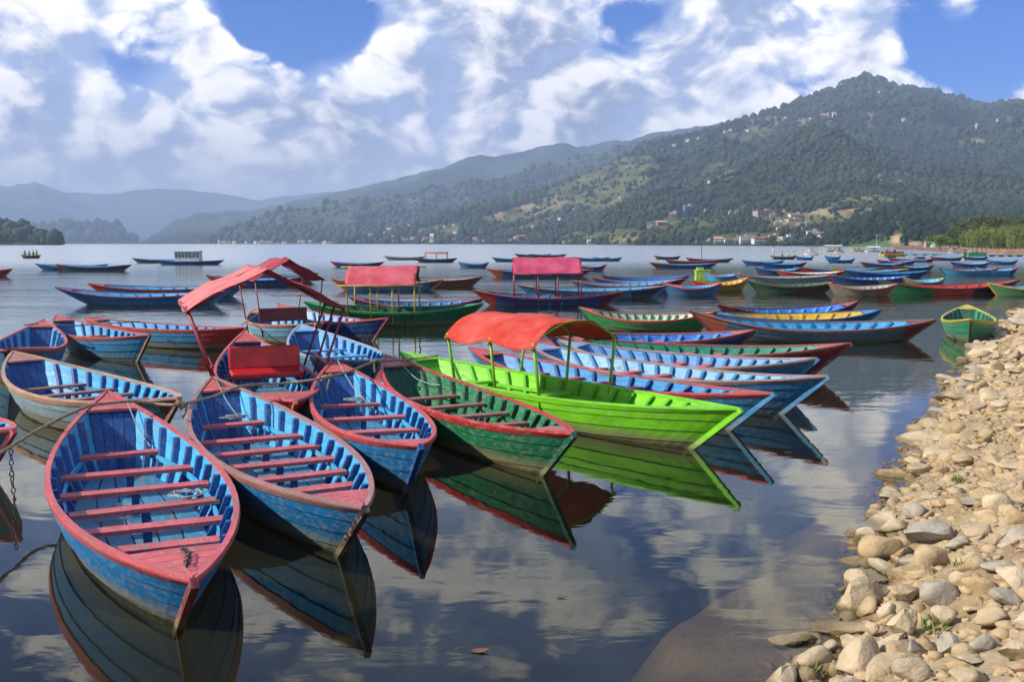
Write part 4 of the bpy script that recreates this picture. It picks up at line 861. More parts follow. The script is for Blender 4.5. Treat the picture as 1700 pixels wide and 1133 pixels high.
# farther boats: (x0, x1, waterline y, yaw) in the photo, seen nearly side-on
FAR = [
 ('long blue boat with thin red rim left of the faded red canopy', (84, 372, 507, 2), dict(out=BLUE, rim=(0.4, 0.06, 0.10), deck=NAVY, stem=BLUE, lod=1, dA=0.3, rA=1.3)),
 ('blue boat with a red left tip behind the long blue one', (141, 402, 493, 2), dict(out=BLUE, rim=(0.4, 0.05, 0.04), endA=RED, ends=0.24, stem=RED, lod=1)),
 ('red-ended boat showing on both sides of the faded red canopy', (338, 512, 475, 0), dict(out=NAVY, endA=RED, endB=RED, ends=0.4, rim=MAROON, stem=RED)),
 ('red-tipped boat just behind the faded red canopy, right tip raised', (420, 524, 468, 3), dict(out=NAVY, endB=RED, ends=0.5, rim=MAROON, stem=RED)),
 ('dark teal boat, left of the pair at the far left', (57, 176, 449, 2), dict(out=TEALB, rim=TEALB, deck=TEALB, stem=TEALB)),
 ('dark blue boat with brown ends, right of the far-left pair', (91, 215, 450, 2), dict(out=(0.02, 0.07, 0.16), endA=(0.22, 0.05, 0.03), endB=MAROON, ends=0.25, rim=BROWN, stem=MAROON)),
 ('red boat tip poking in from the left edge', (-90, 15, 459, 2), dict(out=RED, rim=RED, stem=RED)),
 ('dark green boat lying left of the white cabin boat', (219, 320, 437, 0), dict(out=DGREEN, rim=DGREEN, deck=DGREEN, stem=DGREEN)),
 ('dark blue boat carrying a white windowed cabin', (258, 371, 440, 0), dict(out=NAVY, rim=BLUE, deck=NAVY, stem=NAVY)),
 ('dark rowing boat full of seated people on the open water far left', (35, 68, 429, 0), dict(out=(0.03, 0.04, 0.03), rim=BROWN, stem=BROWN)),
 ('navy boat with red tips left of the orange flat canopy', (548, 637, 444, 0), dict(out=NAVY, endA=RED, endB=RED, ends=0.2, rim=RED, stem=RED)),
 ('pale grey boat lying behind the orange flat canopy boat', (637, 706, 432, 0), dict(out=GREY, inn=GREY, rim=GREY, deck=GREY, stem=GREY)),
 ('dark maroon boat carrying a small flat orange canopy', (688, 759, 436, 0), dict(out=(0.03, 0.04, 0.07), endA=MAROON, ends=0.2, rim=MAROON, stem=MAROON)),
 ('short blue boat with brown right end right of the orange canopy', (761, 811, 445, 4), dict(out=BLUE, endB=BROWN, ends=0.2, rim=BROWN, stem=BROWN)),
 ('dark teal boat left of the magenta canopy top', (817, 880, 435, 2), dict(out=(0.02, 0.09, 0.16), rim=TEALB, stem=TEALB)),
 ('dark green boat far out above the magenta canopy', (854, 915, 427, 0), dict(out=DGREEN, rim=DGREEN, stem=DGREEN)),
 ('dark boat with red end far out above the magenta canopy', (878, 941, 427.5, 0), dict(out=(0.03, 0.04, 0.06), endB=RED, ends=0.3, rim=MAROON, stem=MAROON)),
 ('light blue boat with orange ends behind the pink canopy on yellow poles', (548, 735, 483, 0), dict(out=(0.03, 0.22, 0.40), endA=(0.50, 0.20, 0.07), endB=BROWN, ends=0.25, rim=ORANGE, stem=ORANGE, lod=1)),
 ('brown-red boat with pointed right end beside the pink canopy', (660, 800, 476, 0), dict(out=(0.22, 0.06, 0.03), inn=GREY, rim=BROWN, stem=BROWN)),
 ('orange-ended boat hidden behind the magenta canopy', (808, 985, 460, 0), dict(out=NAVY, endA=(0.45, 0.12, 0.05), endB=MAROON, ends=0.3, rim=ORANGE, stem=ORANGE)),
 ('blue boat with red tip and white cargo right of the magenta canopy', (950, 1007, 450, 2), dict(out=NAVY, endB=RED, ends=0.3, rim=RED, stem=RED)),
 ('blue boat, left of the blue group beyond the magenta canopy', (950, 1012, 434, 0), dict(out=BLUE, rim=BLUE, deck=BLUE, stem=BLUE)),
 ('blue boat with yellow tip, right of the blue group beyond the magenta canopy', (985, 1033, 434, 0), dict(out=BLUE, rim=BLUE, endB=YELLOW, ends=0.15, stem=YELLOW)),
 ('teal blue boat under the right posts of the magenta canopy', (860, 1112, 496, 2), dict(out=(0.03, 0.20, 0.30), inn=LBLUE, rim=(0.36, 0.20, 0.16), stem=TEALB, endB=(0.02, 0.06, 0.12), ends=0.5, lod=1, group=G_MID)),
 ('light blue boat with orange rim behind the teal one', (950, 1120, 486, 1), dict(out=TEALB, inn=LBLUE, rim=(0.45, 0.15, 0.08), stem=BROWN, lod=1, group=G_MID)),
 ('blue boat with magenta rim and dark right end, front of two alike', (985, 1142, 480, 2), dict(out=NAVY, inn=LBLUE, rim=(0.34, 0.05, 0.10), endB=MAROON, ends=0.4, stem=MAROON, lod=1, group=G_MID)),
 ('blue boat with dark upswept right end, rear of two alike', (1000, 1147, 474, 3), dict(out=NAVY, inn=(0.02, 0.18, 0.6), rim=(0.10, 0.08, 0.22), endB=MAROON, ends=0.35, stem=MAROON, lod=1, group=G_MID)),
 ('blue boat with broad pink deck left of the yellow boat', (1103, 1200, 491, -2), dict(out=(0.02, 0.14, 0.32), inn=LBLUE, rim=PINK, deck=PINK, stem=TEALB, decks=(0.3, 0.8), lod=1, group=G_MID)),
 ('yellow boat with red left end behind the pink-decked boat', (1150, 1248, 484, 8), dict(out=(0.40, 0.26, 0.02), inn=YELLOW, rim=(0.5, 0.16, 0.05), endA=RED, ends=0.4, stem=YELLOW, dB=0.3, lod=1, group=G_MID)),
 ('dark green and maroon boat in front of the pale teal one', (1247, 1391, 487, -1), dict(out=DGREEN, inn=GREEN, rim=BROWN, endB=(0.10, 0.015, 0.015), ends=1.0, stem=BLACK, lod=1, group=G_RIGHT)),
 ('long pale teal boat behind the green and maroon one', (1222, 1392, 471, -1), dict(out=PTEAL, inn=PTEAL, rim=(0.5, 0.2, 0.13), stem=PTEAL, lod=1, group=G_RIGHT)),
 ('cyan boat with white bags beside the lime crate', (1172, 1232, 468, -4), dict(out=CYAN, inn=CYAN, rim=(0.5, 0.2, 0.2), stem=CYAN, lod=1, group=G_RIGHT)),
 ('boat painted maroon at left and blue, alone in mid water', (1079, 1192, 446, 1), dict(out=(0.02, 0.09, 0.20), endA=MAROON, ends=0.28, rim=(0.25, 0.08, 0.07), stem=MAROON)),
 ('short red and green boat behind the maroon and blue one', (1086, 1130, 431, 0), dict(out=DGREEN, rim=RED, endB=RED, ends=0.3, stem=RED)),
 ('boat with red left half and green right end', (1139, 1218, 436, 0), dict(out=MAROON, rim=RED, endB=GREEN, ends=0.7, stem=GREEN)),
 ('maroon boat in between the blue one and the red-green one', (1105, 1192, 440, 0), dict(out=MAROON, inn=MAROON, rim=(0.35, 0.10, 0.08), stem=MAROON)),
 ('blue boat with red engine frame, left of two overlapping blues', (1232, 1303, 441, 2), dict(out=BLUE, rim=BLUE, deck=BLUE, stem=MAROON)),
 ('navy boat with red right end, right of two overlapping blues', (1262, 1341, 445, 2), dict(out=NAVY, rim=NAVY, endB=MAROON, ends=0.3, stem=MAROON)),
 ('dark boat ferrying people, one in white standing at its left end', (1279, 1323, 431, 0), dict(out=(0.02, 0.05, 0.12), rim=MAROON, endB=RED, ends=0.2, stem=RED)),
 ('small navy boat right beside the ferrying boat', (1321, 1351, 432, 0), dict(out=NAVY, rim=NAVY, stem=NAVY)),
 ('small blue boat, rear one of a pair near the jetties', (1369, 1396, 431, 0), dict(out=BLUE, rim=BLUE, stem=BLUE)),
 ('blue boat, front one of a pair near the jetties', (1373, 1420, 437, 0), dict(out=NAVY, rim=BLUE, stem=NAVY)),
 ('blue boat with red right end left of the light blue boat', (1255, 1333, 457, 3), dict(out=NAVY, rim=BLUE, endB=MAROON, ends=0.3, stem=MAROON)),
 ('light blue boat with red left end and brown rim', (1320, 1470, 456, -1), dict(out=(0.03, 0.20, 0.34), rim=BROWN, endA=RED, ends=0.4, stem=RED)),
 ('teal boat with yellow left end and yellow rim', (1382, 1512, 459, 0), dict(out=(0.03, 0.20, 0.30), rim=(0.4, 0.3, 0.05), endA=YELLOW, endB=(0.02, 0.08, 0.06), ends=0.3, stem=YELLOW)),
 ('boat with salmon left tip and whitish interior', (1291, 1408, 463, -1), dict(out=RED, inn=WHITE, rim=(0.5, 0.14, 0.10), endA=ORANGE, ends=0.25, stem=ORANGE)),
 ('navy boat with long low hull right of the salmon-tipped boat', (1405, 1548, 463, 2), dict(out=NAVY, inn=BLUE, rim=BLUE, stem=NAVY)),
 ('blue boat with red right tip and white ribs near the beige boat', (1380, 1516, 474, 2), dict(out=NAVY, inn=(0.02, 0.18, 0.6), rib=WHITE, rim=BLUE, endB=RED, ends=0.25, stem=RED, lod=1)),
 ('beige and orange boat left of the three-coloured boat', (1383, 1495, 492, -2), dict(out=(0.22, 0.19, 0.13), inn=GREY, rim=(0.40, 0.20, 0.13), endB=(0.42, 0.12, 0.05), ends=0.7, stem=BEIGE, lod=1, group=G_RIGHT)),
 ('long boat painted green, red and black from left to right', (1464, 1700, 490, -1), dict(out=(0.50, 0.06, 0.03), inn=RED, rim=(0.30, 0.05, 0.03), endA=(0.01, 0.26, 0.07), endB=BLACK, ends=0.72, stem=GREEN, lod=1, grime=0.2, dA=0.3, dB=0.3, group=G_RIGHT)),
 ('dull green boat seen just over the three-coloured boat', (1505, 1574, 479, 0), dict(out=(0.10, 0.15, 0.08), rim=(0.3, 0.32, 0.2), stem=BROWN)),
 ('dark maroon boat with blue middle behind the crowd at right', (1430, 1507, 445, 1), dict(out=NAVY, rim=MAROON, endA=MAROON, endB=MAROON, ends=0.25, stem=MAROON)),
 ('blue boat with red left end behind the dark maroon one', (1457, 1523, 440, 0), dict(out=NAVY, rim=(0.4, 0.06, 0.08), endA=RED, endB=MAROON, ends=0.25, stem=RED)),
 ('red boat with lilac middle, long and low at the right', (1474, 1556, 436, 0), dict(out=(0.30, 0.40, 0.60), rim=RED, endA=RED, endB=RED, ends=0.45, stem=RED)),
 ('dark green boat with red left end right of the teal and yellow boat', (1482, 1553, 451, 0), dict(out=DGREEN, rim=MAROON, endA=MAROON, ends=0.3, stem=MAROON)),
 ('bright cyan boat with red rim near the right edge', (1564, 1660, 457, -4), dict(out=CYAN, inn=CYAN, rim=(0.4, 0.12, 0.12), stem=DGREEN, lod=1)),
 ('cyan boat with dark right end at the right edge', (1622, 1694, 457, 0), dict(out=CYAN, inn=LBLUE, rim=RED, endB=(0.02, 0.05, 0.08), ends=0.5, stem=NAVY)),
 ('navy boat with lilac rim in front of the houseboat', (1579, 1646, 444, 1), dict(out=NAVY, inn=PALEB, rim=(0.3, 0.25, 0.5), stem=NAVY)),
 ('blue-grey boat in front of the houseboat at the right edge', (1638, 1692, 440, 2), dict(out=(0.04, 0.16, 0.30), rim=BLUE, stem=MAROON)),
 ('dark maroon boat in a row below the houseboat', (1545, 1600, 433, 0), dict(out=(0.08, 0.02, 0.03), rim=MAROON, stem=MAROON)),
 ('dark teal boat in a row below the houseboat', (1598, 1640, 432, 0), dict(out=(0.02, 0.06, 0.07), rim=TEALB, stem=TEALB)),
 ('green boat with cream rim cut by the right edge', (1653, 1790, 492, -8), dict(out=(0.06, 0.22, 0.08), inn=CYAN, rim=(0.55, 0.42, 0.16), stem=YELLOW, lod=1)),
]
FB = {}
for lab, far, kw in FAR:
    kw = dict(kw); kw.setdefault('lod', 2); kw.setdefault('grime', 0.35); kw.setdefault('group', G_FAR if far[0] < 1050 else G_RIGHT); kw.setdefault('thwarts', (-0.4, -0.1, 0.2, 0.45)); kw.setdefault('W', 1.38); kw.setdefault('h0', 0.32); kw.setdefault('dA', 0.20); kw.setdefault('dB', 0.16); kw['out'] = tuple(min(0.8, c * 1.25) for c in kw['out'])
    FB[lab] = Boat(lab, far=far, **kw)
def fb(word): return next(b for k, b in FB.items() if word in k)
# white cabin on its boat
b = fb('white windowed cabin'); m_w = plain((0.62, 0.62, 0.62), 0.6); m_g = plain((0.05, 0.16, 0.17), 0.25)
L = b.L; x0 = -0.40 * L / 2; ln = 0.72 * L / 2; hh = 0.95
m = MB(); m.box((x0 + ln / 2, 0, 0.4 + hh / 2), (ln, 1.05, hh)); m.build('cabin', m_w, b.root)
m = MB(); m.box((x0 + ln / 2, 0, 0.4 + hh + 0.025), (ln + 0.1, 1.2, 0.05)); m.build('cabin_roof', m_w, b.root)
for i in range(7):
    for sy in (-1, 1):
        m = MB(); m.box((x0 + ln * (i + 0.5) / 7, sy * 0.53, 0.4 + hh * 0.60), (ln / 7 * 0.68, 0.03, hh * 0.46)); m.build('cabin_window', m_g, b.root)
# flat orange canopy
b = fb('small flat orange canopy'); canopy(b, -0.5, 0.55, 1.3, 1.05, 1.16, cloth_mat((0.55, 0.13, 0.03), 0.2), plain((0.2, 0.15, 0.1)), 'gable', (-1, 0, 1), pr=0.03, n_u=8)
# lime crate and bags near the cyan boat
p = at_z(1166, 466, 0.0); m = MB(); m.box((0, 0, 0.28), (0.8, 0.6, 0.56)); m.box((0, 0, 0.585), (0.85, 0.65, 0.05)); m.box((-0.15, 0, 0.68), (0.35, 0.45, 0.14))
o = m.build('float_crate', plain((0.30, 0.50, 0.06), 0.6)); o.location = p; tag(o, 'lime green crate-like float behind the pink-decked boat', 'float')
# pole stuck up from the maroon boat
b = fb('red left half'); m = MB(); m.tube([(-0.9, 0, 0.1), (-0.9, 0, 2.1)], 0.03, 6); m.build('mooring_pole', plain((0.05, 0.04, 0.04)), b.root)

# ------------------------------------------------------------------ people
def person_mesh(name, pose, top, low, hair=(0.02, 0.015, 0.012), skin=(0.22, 0.11, 0.065)):
    if pose == 'sit':
        J = [(0, 0, 0.10), (0, 0.02, 0.34), (0, 0.03, 0.58), (0, 0.0, 0.68), (0, -0.02, 0.80), (0, -0.02, 0.92),
             (0.17, 0.02, 0.55), (0.23, -0.10, 0.32), (0.14, -0.32, 0.26), (-0.17, 0.02, 0.55), (-0.23, -0.10, 0.32), (-0.14, -0.32, 0.26),
             (0.10, -0.05, 0.06), (0.12, -0.44, 0.10), (0.12, -0.46, -0.30), (0.12, -0.58, -0.33), (-0.10, -0.05, 0.06), (-0.12, -0.44, 0.10), (-0.12, -0.46, -0.30), (-0.12, -0.58, -0.33)]
    else:
        J = [(0, 0, 0.92), (0, 0.0, 1.15), (0, 0.0, 1.38), (0, 0.0, 1.48), (0, -0.02, 1.58), (0, -0.02, 1.70),
             (0.18, 0, 1.36), (0.25, 0.02, 1.10), (0.23, -0.12, 0.88), (-0.18, 0, 1.36), (-0.25, 0.02, 1.10), (-0.23, -0.12, 0.88),
             (0.09, 0, 0.86), (0.11, -0.02, 0.47), (0.11, 0.02, 0.07), (0.11, -0.13, 0.03), (-0.09, 0, 0.86), (-0.11, -0.02, 0.47), (-0.11, 0.02, 0.07), (-0.11, -0.13, 0.03)]
    E = [(0, 1), (1, 2), (2, 3), (3, 4), (4, 5), (2, 6), (6, 7), (7, 8), (2, 9), (9, 10), (10, 11), (0, 12), (12, 13), (13, 14), (14, 15), (0, 16), (16, 17), (17, 18), (18, 19)]
    rad = [0.13, 0.135, 0.13, 0.055, 0.095, 0.085, 0.065, 0.05, 0.038, 0.065, 0.05, 0.038, 0.09, 0.07, 0.05, 0.035, 0.09, 0.07, 0.05, 0.035]
    me = bpy.data.meshes.new(name); me.from_pydata(J, E, []); o = bpy.data.objects.new(name, me); COL.objects.link(o)
    o.modifiers.new('skin', 'SKIN'); o.modifiers.new('sub', 'SUBSURF').levels = 1
    for i, r_ in enumerate(rad): me.skin_vertices[0].data[i].radius = (r_, r_ * 0.85); me.skin_vertices[0].data[i].use_root = (i == 0)
    dg = bpy.context.evaluated_depsgraph_get(); ev = o.evaluated_get(dg); m2 = bpy.data.meshes.new_from_object(ev); bpy.data.objects.remove(o)
    for c in (skin, top, low, hair): m2.materials.append(plain(c, 0.8, 8, 0.3))
    zn = J[3][2]; zh = J[4][2]; z0 = J[0][2]
    for p in m2.polygons:
        c = p.center
        hand = abs(c.x) > 0.12 and c.y < -0.24 and pose == 'sit' and c.z > 0.18
        if c.z > zh + 0.07 or (c.z > zn + 0.05 and c.y > 0.03): p.material_index = 3
        elif c.z > zn - 0.02 or hand: p.material_index = 0
        elif c.z > z0 + (0.08 if pose == 'sit' else -0.02): p.material_index = 1
        else: p.material_index = 2
        p.use_smooth = True
    return m2
def put_person(boat, t, pose, top, low, label, face, group):
    o = bpy.data.objects.new('person', person_mesh('person', pose, top, low)); link(o)
    mw = Matrix.Translation(boat.root.location) @ Matrix.Rotation(boat.rz, 4, 'Z')
    q = mw @ Vector((t * boat.L / 2, R.uniform(-.12, .12), 0))
    o.location = (q.x, q.y, boat.zt + 0.03 if pose == 'sit' else 0.07); o.rotation_euler = (0, 0, face)
    tag(o, label, 'person', group)
b = fb('full of seated people')
for t, c, f, lab in [(-0.62, (0.30, 0.30, 0.04), 1.3, 'leftmost seated person in dull yellow in the far-left boat'), (-0.15, (0.28, 0.27, 0.03), 1.6, 'second seated person from left in the far-left boat'),
                     (0.22, (0.22, 0.21, 0.05), 1.5, 'third seated person from left in the far-left boat'), (0.62, (0.30, 0.28, 0.05), -1.5, 'rightmost seated person in the far-left boat')]:
    put_person(b, t, 'sit', c, (0.03, 0.03, 0.04), lab, f, 'people in the far-left boat')
b = fb('ferrying people')
put_person(b, -0.80, 'stand', (0.62, 0.60, 0.58), (0.5, 0.48, 0.46), 'person in white standing at the left end of the dark ferry boat', 1.2, 'people in the ferry boat')
for t, c, lab in [(-0.1, (0.10, 0.22, 0.08), 'person in green seated in the middle of the dark ferry boat'), (0.30, (0.45, 0.45, 0.5), 'person in pale top seated right of the green one'), (0.74, (0.45, 0.42, 0.08), 'person in yellow seated at the right end of the ferry boat')]:
    put_person(b, t, 'sit', c, (0.05, 0.05, 0.08), lab, 1.4, 'people in the ferry boat')
# ------------------------------------------------------------------ right-hand peninsula, trees, jetties, houses
def poly_ground(name, pts, z, mat, skirt=-1.0):
    n = len(pts); V = [(x, y, z) for x, y in pts] + [(x + (x - sum(p[0] for p in pts) / n) * 0.02, y - 2.5, skirt) for x, y in pts]
    return tag(obj(name, V, [tuple(range(n))] + [(i, i + n, (i + 1) % n + n, (i + 1) % n) for i in range(n)], mat), kind='structure')
M_BSOIL = plain((0.22, 0.13, 0.07), 0.95, 0.3, 0.5)
def ground_pt(px, d): return ((px - 850) / FPX * d, d)
poly_ground('peninsula', [ground_pt(1480, 340), ground_pt(1520, 285), ground_pt(1560, 230), ground_pt(1600, 200), ground_pt(1660, 188), ground_pt(1720, 180), ground_pt(1900, 175), ground_pt(2000, 330), ground_pt(1700, 380), ground_pt(1500, 390)], 0.9, M_BSOIL)

def leaf_mat(a, b_):
    m, N, b, out = new_mat('foliage')
    wp = N.new('ShaderNodeNewGeometry').outputs['Position']; rnd = N.new('ShaderNodeObjectInfo').outputs['Random']
    n = N.noise(wp, 0.9, 4, 0.6); c = N.mix(N.ramp(n, 0.3, 0.7), a, b_)
    c = N.mix(N.math('MULTIPLY', rnd, 0.4), c, tuple(x * 0.6 for x in a))
    N.put(b.inputs['Base Color'], c); b.inputs['Roughness'].default_value = 0.6; b.inputs['Specular IOR Level'].default_value = 0.25
    tr = N.new('ShaderNodeBsdfTranslucent'); N.put(tr.inputs[0], c); mx = N.new('ShaderNodeMixShader'); mx.inputs[0].default_value = 0.3
    N.l.new(b.outputs[0], mx.inputs[1]); N.l.new(tr.outputs[0], mx.inputs[2]); N.l.new(mx.outputs[0], out.inputs[0]); return m
M_WILLOW, M_DARKT, M_BUSH = leaf_mat((0.13, 0.19, 0.032), (0.29, 0.34, 0.07)), leaf_mat((0.055, 0.085, 0.018), (0.14, 0.16, 0.038)), leaf_mat((0.08, 0.15, 0.025), (0.30, 0.32, 0.04))
M_TRUNK = plain((0.10, 0.075, 0.05), 0.9, 3)
def crown_mesh(seed, kind):
    r = np.random.default_rng(seed); pts, dirs = [], []
    if kind == 'willow':           # unit height 1, many upright feathery plumes
        for _ in range(26):
            a, q = r.uniform(0, 6.28), math.sqrt(r.random()) * 0.30; cx, cy_ = q * math.cos(a), q * math.sin(a); top = 1.0 - q * 1.1 - r.random() * 0.16
            n = 70; h = r.uniform(0.05, 1, n) ** 0.8 * top; sp = 0.05 + 0.05 * np.sin(np.clip(h / top, 0, 1) * 3.0)
            pts.append(np.c_[cx * (0.5 + 0.9 * h) + r.normal(0, 1, n) * sp, cy_ * (0.5 + 0.9 * h) + r.normal(0, 1, n) * sp, h])
    else:
        for _ in range(24):
            a, q = r.uniform(0, 6.28), math.sqrt(r.random()) * 0.40; zc = r.uniform(0.38, 0.92 - q * 0.75); n = 75; s_ = r.uniform(0.07, 0.12)
            pts.append(np.c_[q * math.cos(a) + r.normal(0, s_, n), q * math.sin(a) + r.normal(0, s_, n), zc + r.normal(0, s_ * 0.7, n)])
    P = np.vstack(pts); n = len(P); s_ = r.uniform(0.014, 0.030, n)
    u = r.normal(0, 1, (n, 3)); u /= np.linalg.norm(u, axis=1)[:, None]; w = np.cross(u, r.normal(0, 1, (n, 3))); w /= np.linalg.norm(w, axis=1)[:, None]
    if kind == 'willow': u = u * [0.5, 0.5, 1.4]
    V = np.stack([P - u * s_[:, None] * 1.5, P + w * s_[:, None], P + u * s_[:, None] * 1.5, P - w * s_[:, None]], 1).reshape(-1, 3)
    return V, [(4 * i, 4 * i + 1, 4 * i + 2, 4 * i + 3) for i in range(n)]
def trunk_mesh(seed, top=0.5):
    r = random.Random(seed); m = MB(); m.tube([(0, 0, -0.02), (r.uniform(-.02, .02), r.uniform(-.02, .02), top * 0.5), (r.uniform(-.03, .03), 0, top)], [0.035, 0.026, 0.014], 7)
    for k in range(5):
        a = 6.28 * k / 5 + r.random(); z = top * r.uniform(0.45, 0.8); m.tube([(0, 0, z), (0.12 * math.cos(a), 0.12 * math.sin(a), z + 0.12), (0.24 * math.cos(a), 0.24 * math.sin(a), z + 0.22)], [0.014, 0.010, 0.005], 5)
    return mesh_from('trunk', m.v, m.f, M_TRUNK, True)
TP = {}
for kind, mat, ns in (('willow', M_WILLOW, 3), ('dark', M_DARKT, 3), ('bush', M_BUSH, 2)):
    TP[kind] = [(mesh_from('crown', *crown_mesh(90 + k + 10 * len(kind), kind), mat), trunk_mesh(k, 0.62 if kind != 'bush' else 0.45)) for k in range(ns)]
def tree(kind, px, d, top_py, spread, label, group, name='tree', i=0, zg=0.9):
    p = ground_pt(px, d); ztop = at_y(px, top_py, d)[2]; h = (ztop - zg) * R.uniform(1.05, 1.28)
    r = empty(name, (p[0], p[1], zg), R.uniform(0, 6.3)); cr, tk = TP[kind][i % len(TP[kind])]
    for nm, me, sx in (('crown', cr, spread), ('trunk', tk, 1.0)):
        o = bpy.data.objects.new(nm, me); link(o, r); o.scale = (h * sx, h * sx, h)
    tag(r, label, 'tree' if name != 'bush' else 'bush', group); return r
GW, GD = 'pale green willows on the right shore', 'dark trees behind the willows'
ORD = ['leftmost', 'second from left', 'third from left', 'fourth from left', 'fifth from left', 'sixth from left', 'seventh from left', 'eighth from left', 'ninth from left', 'tenth from left', 'eleventh from left', 'twelfth from left', 'thirteenth from left', 'fourteenth from left', 'rightmost']
for i, (px, tp, d) in enumerate(sorted([(1597, 384, 215), (1611, 378, 210), (1626, 377, 205), (1641, 379, 212), (1654, 381, 204), (1668, 378, 206), (1682, 376, 200), (1697, 377, 198), (1713, 375, 196), (1632, 373, 222), (1661, 374, 220), (1690, 372, 216), (1618, 388, 198), (1647, 390, 197), (1675, 388, 194)])):
    tree('willow', px, d, tp, 0.75, 'pale green feathery willow on the right shore, ' + ORD[i] + ' of its row', GW, 'willow_tree', i)
for i, (px, tp, d) in enumerate(sorted([(1574, 388, 240), (1588, 377, 245), (1602, 366, 250), (1617, 359, 255), (1632, 361, 248), (1646, 357, 256), (1660, 358, 250), (1674, 361, 252), (1688, 363, 246), (1701, 357, 250), (1718, 358, 250), (1625, 372, 235), (1668, 372, 236), (1595, 384, 232)])):
    tree('dark', px, d, tp, 0.95, 'dark rounded tree rising behind the willows, ' + ORD[i] + ' of the clump', GD, 'tree', i)
tree('bush', 1557, 200, 390, 1.7, 'round bush with yellow-green top standing alone at the shore tip', None, 'bush', 0)
for i, (px, tp, d) in enumerate([(1500, 409, 330), (1512, 407, 320), (1524, 408, 300), (1536, 407, 290), (1545, 410, 262), (1580, 397, 225)]):
    tree('dark', px, d, tp, 1.3, ('low dark shrub on the shore tip, ' + ORD[i] + ' there') if i < 5 else 'dark shrub just right of the round bush at the shore', 'low shrubs at the shore tip', 'bush', i)

# ---- rafts and pedal boats off the jetties
def raft(px0, px1, yw, top_py, base, roof, label, posts=4, kind='flat', wall=None, name='covered_raft', zscale=1.0):
    d = HCAM * FPX / (yw - HZ); x0, x1 = (px0 - 850) / FPX * d, (px1 - 850) / FPX * d; w = x1 - x0; h = at_y((px0 + px1) / 2, top_py, d)[2]
    r = empty(name, ((x0 + x1) / 2, d + w * 0.25, 0)); dp = max(1.2, w * 0.5)
    mb_, mr_, mp_ = plain(base, 0.5), plain(roof, 0.5), plain((0.45, 0.43, 0.40), 0.5)
    for sy in (-1, 1):
        m = MB(); m.tube([(-w * 0.5, sy * dp * 0.33, 0.16), (-w * 0.42, sy * dp * 0.33, 0.10), (w * 0.42, sy * dp * 0.33, 0.10), (w * 0.5, sy * dp * 0.33, 0.18)], [0.05, 0.24, 0.24, 0.05], 8); m.build('float', mb_, r, True)
    m = MB(); m.box((0, 0, 0.36), (w * 0.86, dp, 0.07)); m.build('deck', mb_, r)
    zr = h - 0.12
    for i in range(posts):
        for sy in (-1, 1):
            x = -w * 0.38 + w * 0.76 * i / (posts - 1); m = MB(); m.tube([(x, sy * dp * 0.42, 0.3), (x, sy * dp * 0.42, zr)], 0.035, 6); m.build('post', mp_, r)
    m = MB()
    if kind == 'gable':
        q = [(-w * .46, -dp * .6, zr - .1), (w * .46, -dp * .6, zr - .1), (w * .46, 0, h), (-w * .46, 0, h), (-w * .46, dp * .6, zr - .1), (w * .46, dp * .6, zr - .1)]
        q += [(a, b, c - 0.05) for a, b, c in q]
        m.add(q, [(0, 1, 2, 3), (3, 2, 5, 4), (7, 6, 9, 8), (8, 9, 10, 11), (0, 6, 7, 1), (4, 5, 11, 10), (0, 3, 9, 6), (3, 4, 10, 9), (1, 7, 8, 2), (2, 8, 11, 5)])
    else: m.box((0, 0, h - 0.06), (w * 0.92, dp * 1.15, 0.04))
    m.build('roof', mr_, r)
    if wall:
        for sy in (-1, 1):
            m = MB(); m.box((0, sy * dp * 0.44, 0.36 + (zr - 0.36) * 0.27), (w * 0.74, 0.05, (zr - 0.36) * 0.50)); m.build('side_panel', plain(wall, 0.5), r)
    for i in range(2):
        m = MB(); x = -w * 0.15 + i * w * 0.3; m.box((x, 0, 0.62), (0.4, dp * 0.6, 0.08)); m.box((x - 0.2, 0, 0.82), (0.07, dp * 0.6, 0.40)); m.build('seat', mb_, r)
    tag(r, label, 'raft', 'floats and rafts off the jetties')
    return r
raft(1336, 1358, 424, 409, (0.6, 0.6, 0.56), (0.12, 0.13, 0.15), 'white float with dark roof, left of the yellow-green raft')
raft(1367, 1398, 418, 407, (0.50, 0.52, 0.22), (0.62, 0.60, 0.56), 'yellow-green raft with white gabled roof below the striped building', 5, 'gable')
raft(1384, 1400, 420, 410, (0.55, 0.45, 0.25), (0.40, 0.25, 0.18), 'small tan raft with brown roof beside the yellow-green one')
raft(1412, 1435, 418, 411, (0.62, 0.45, 0.02), (0.45, 0.40, 0.25), 'bright yellow pedal float with low roof', 3)
wr = raft(1436, 1460, 419, 409, (0.60, 0.60, 0.55), (0.68, 0.68, 0.66), 'white float with white sunshade and thin mast', 3, 'gable')
m = MB(); m.tube([(0.9, 0, 0.3), (0.9, 0, 4.2)], 0.04, 6); m.build('mast', plain((0.5, 0.5, 0.5)), wr)
raft(1462, 1503, 426, 413, (0.35, 0.50, 0.05), (0.60, 0.06, 0.10), 'lime and red pedal float with pink-red top', 3, wall=(0.55, 0.08, 0.03))
raft(1600, 1640, 431, 411, (0.58, 0.55, 0.42), (0.55, 0.52, 0.53), 'houseboat with pale roof and green side panel near the right edge', 5, wall=(0.02, 0.22, 0.12), name='houseboat')
raft(1574, 1592, 421, 410, (0.35, 0.45, 0.45), (0.40, 0.55, 0.10), 'float with lime green roof right of the round bush', 3)
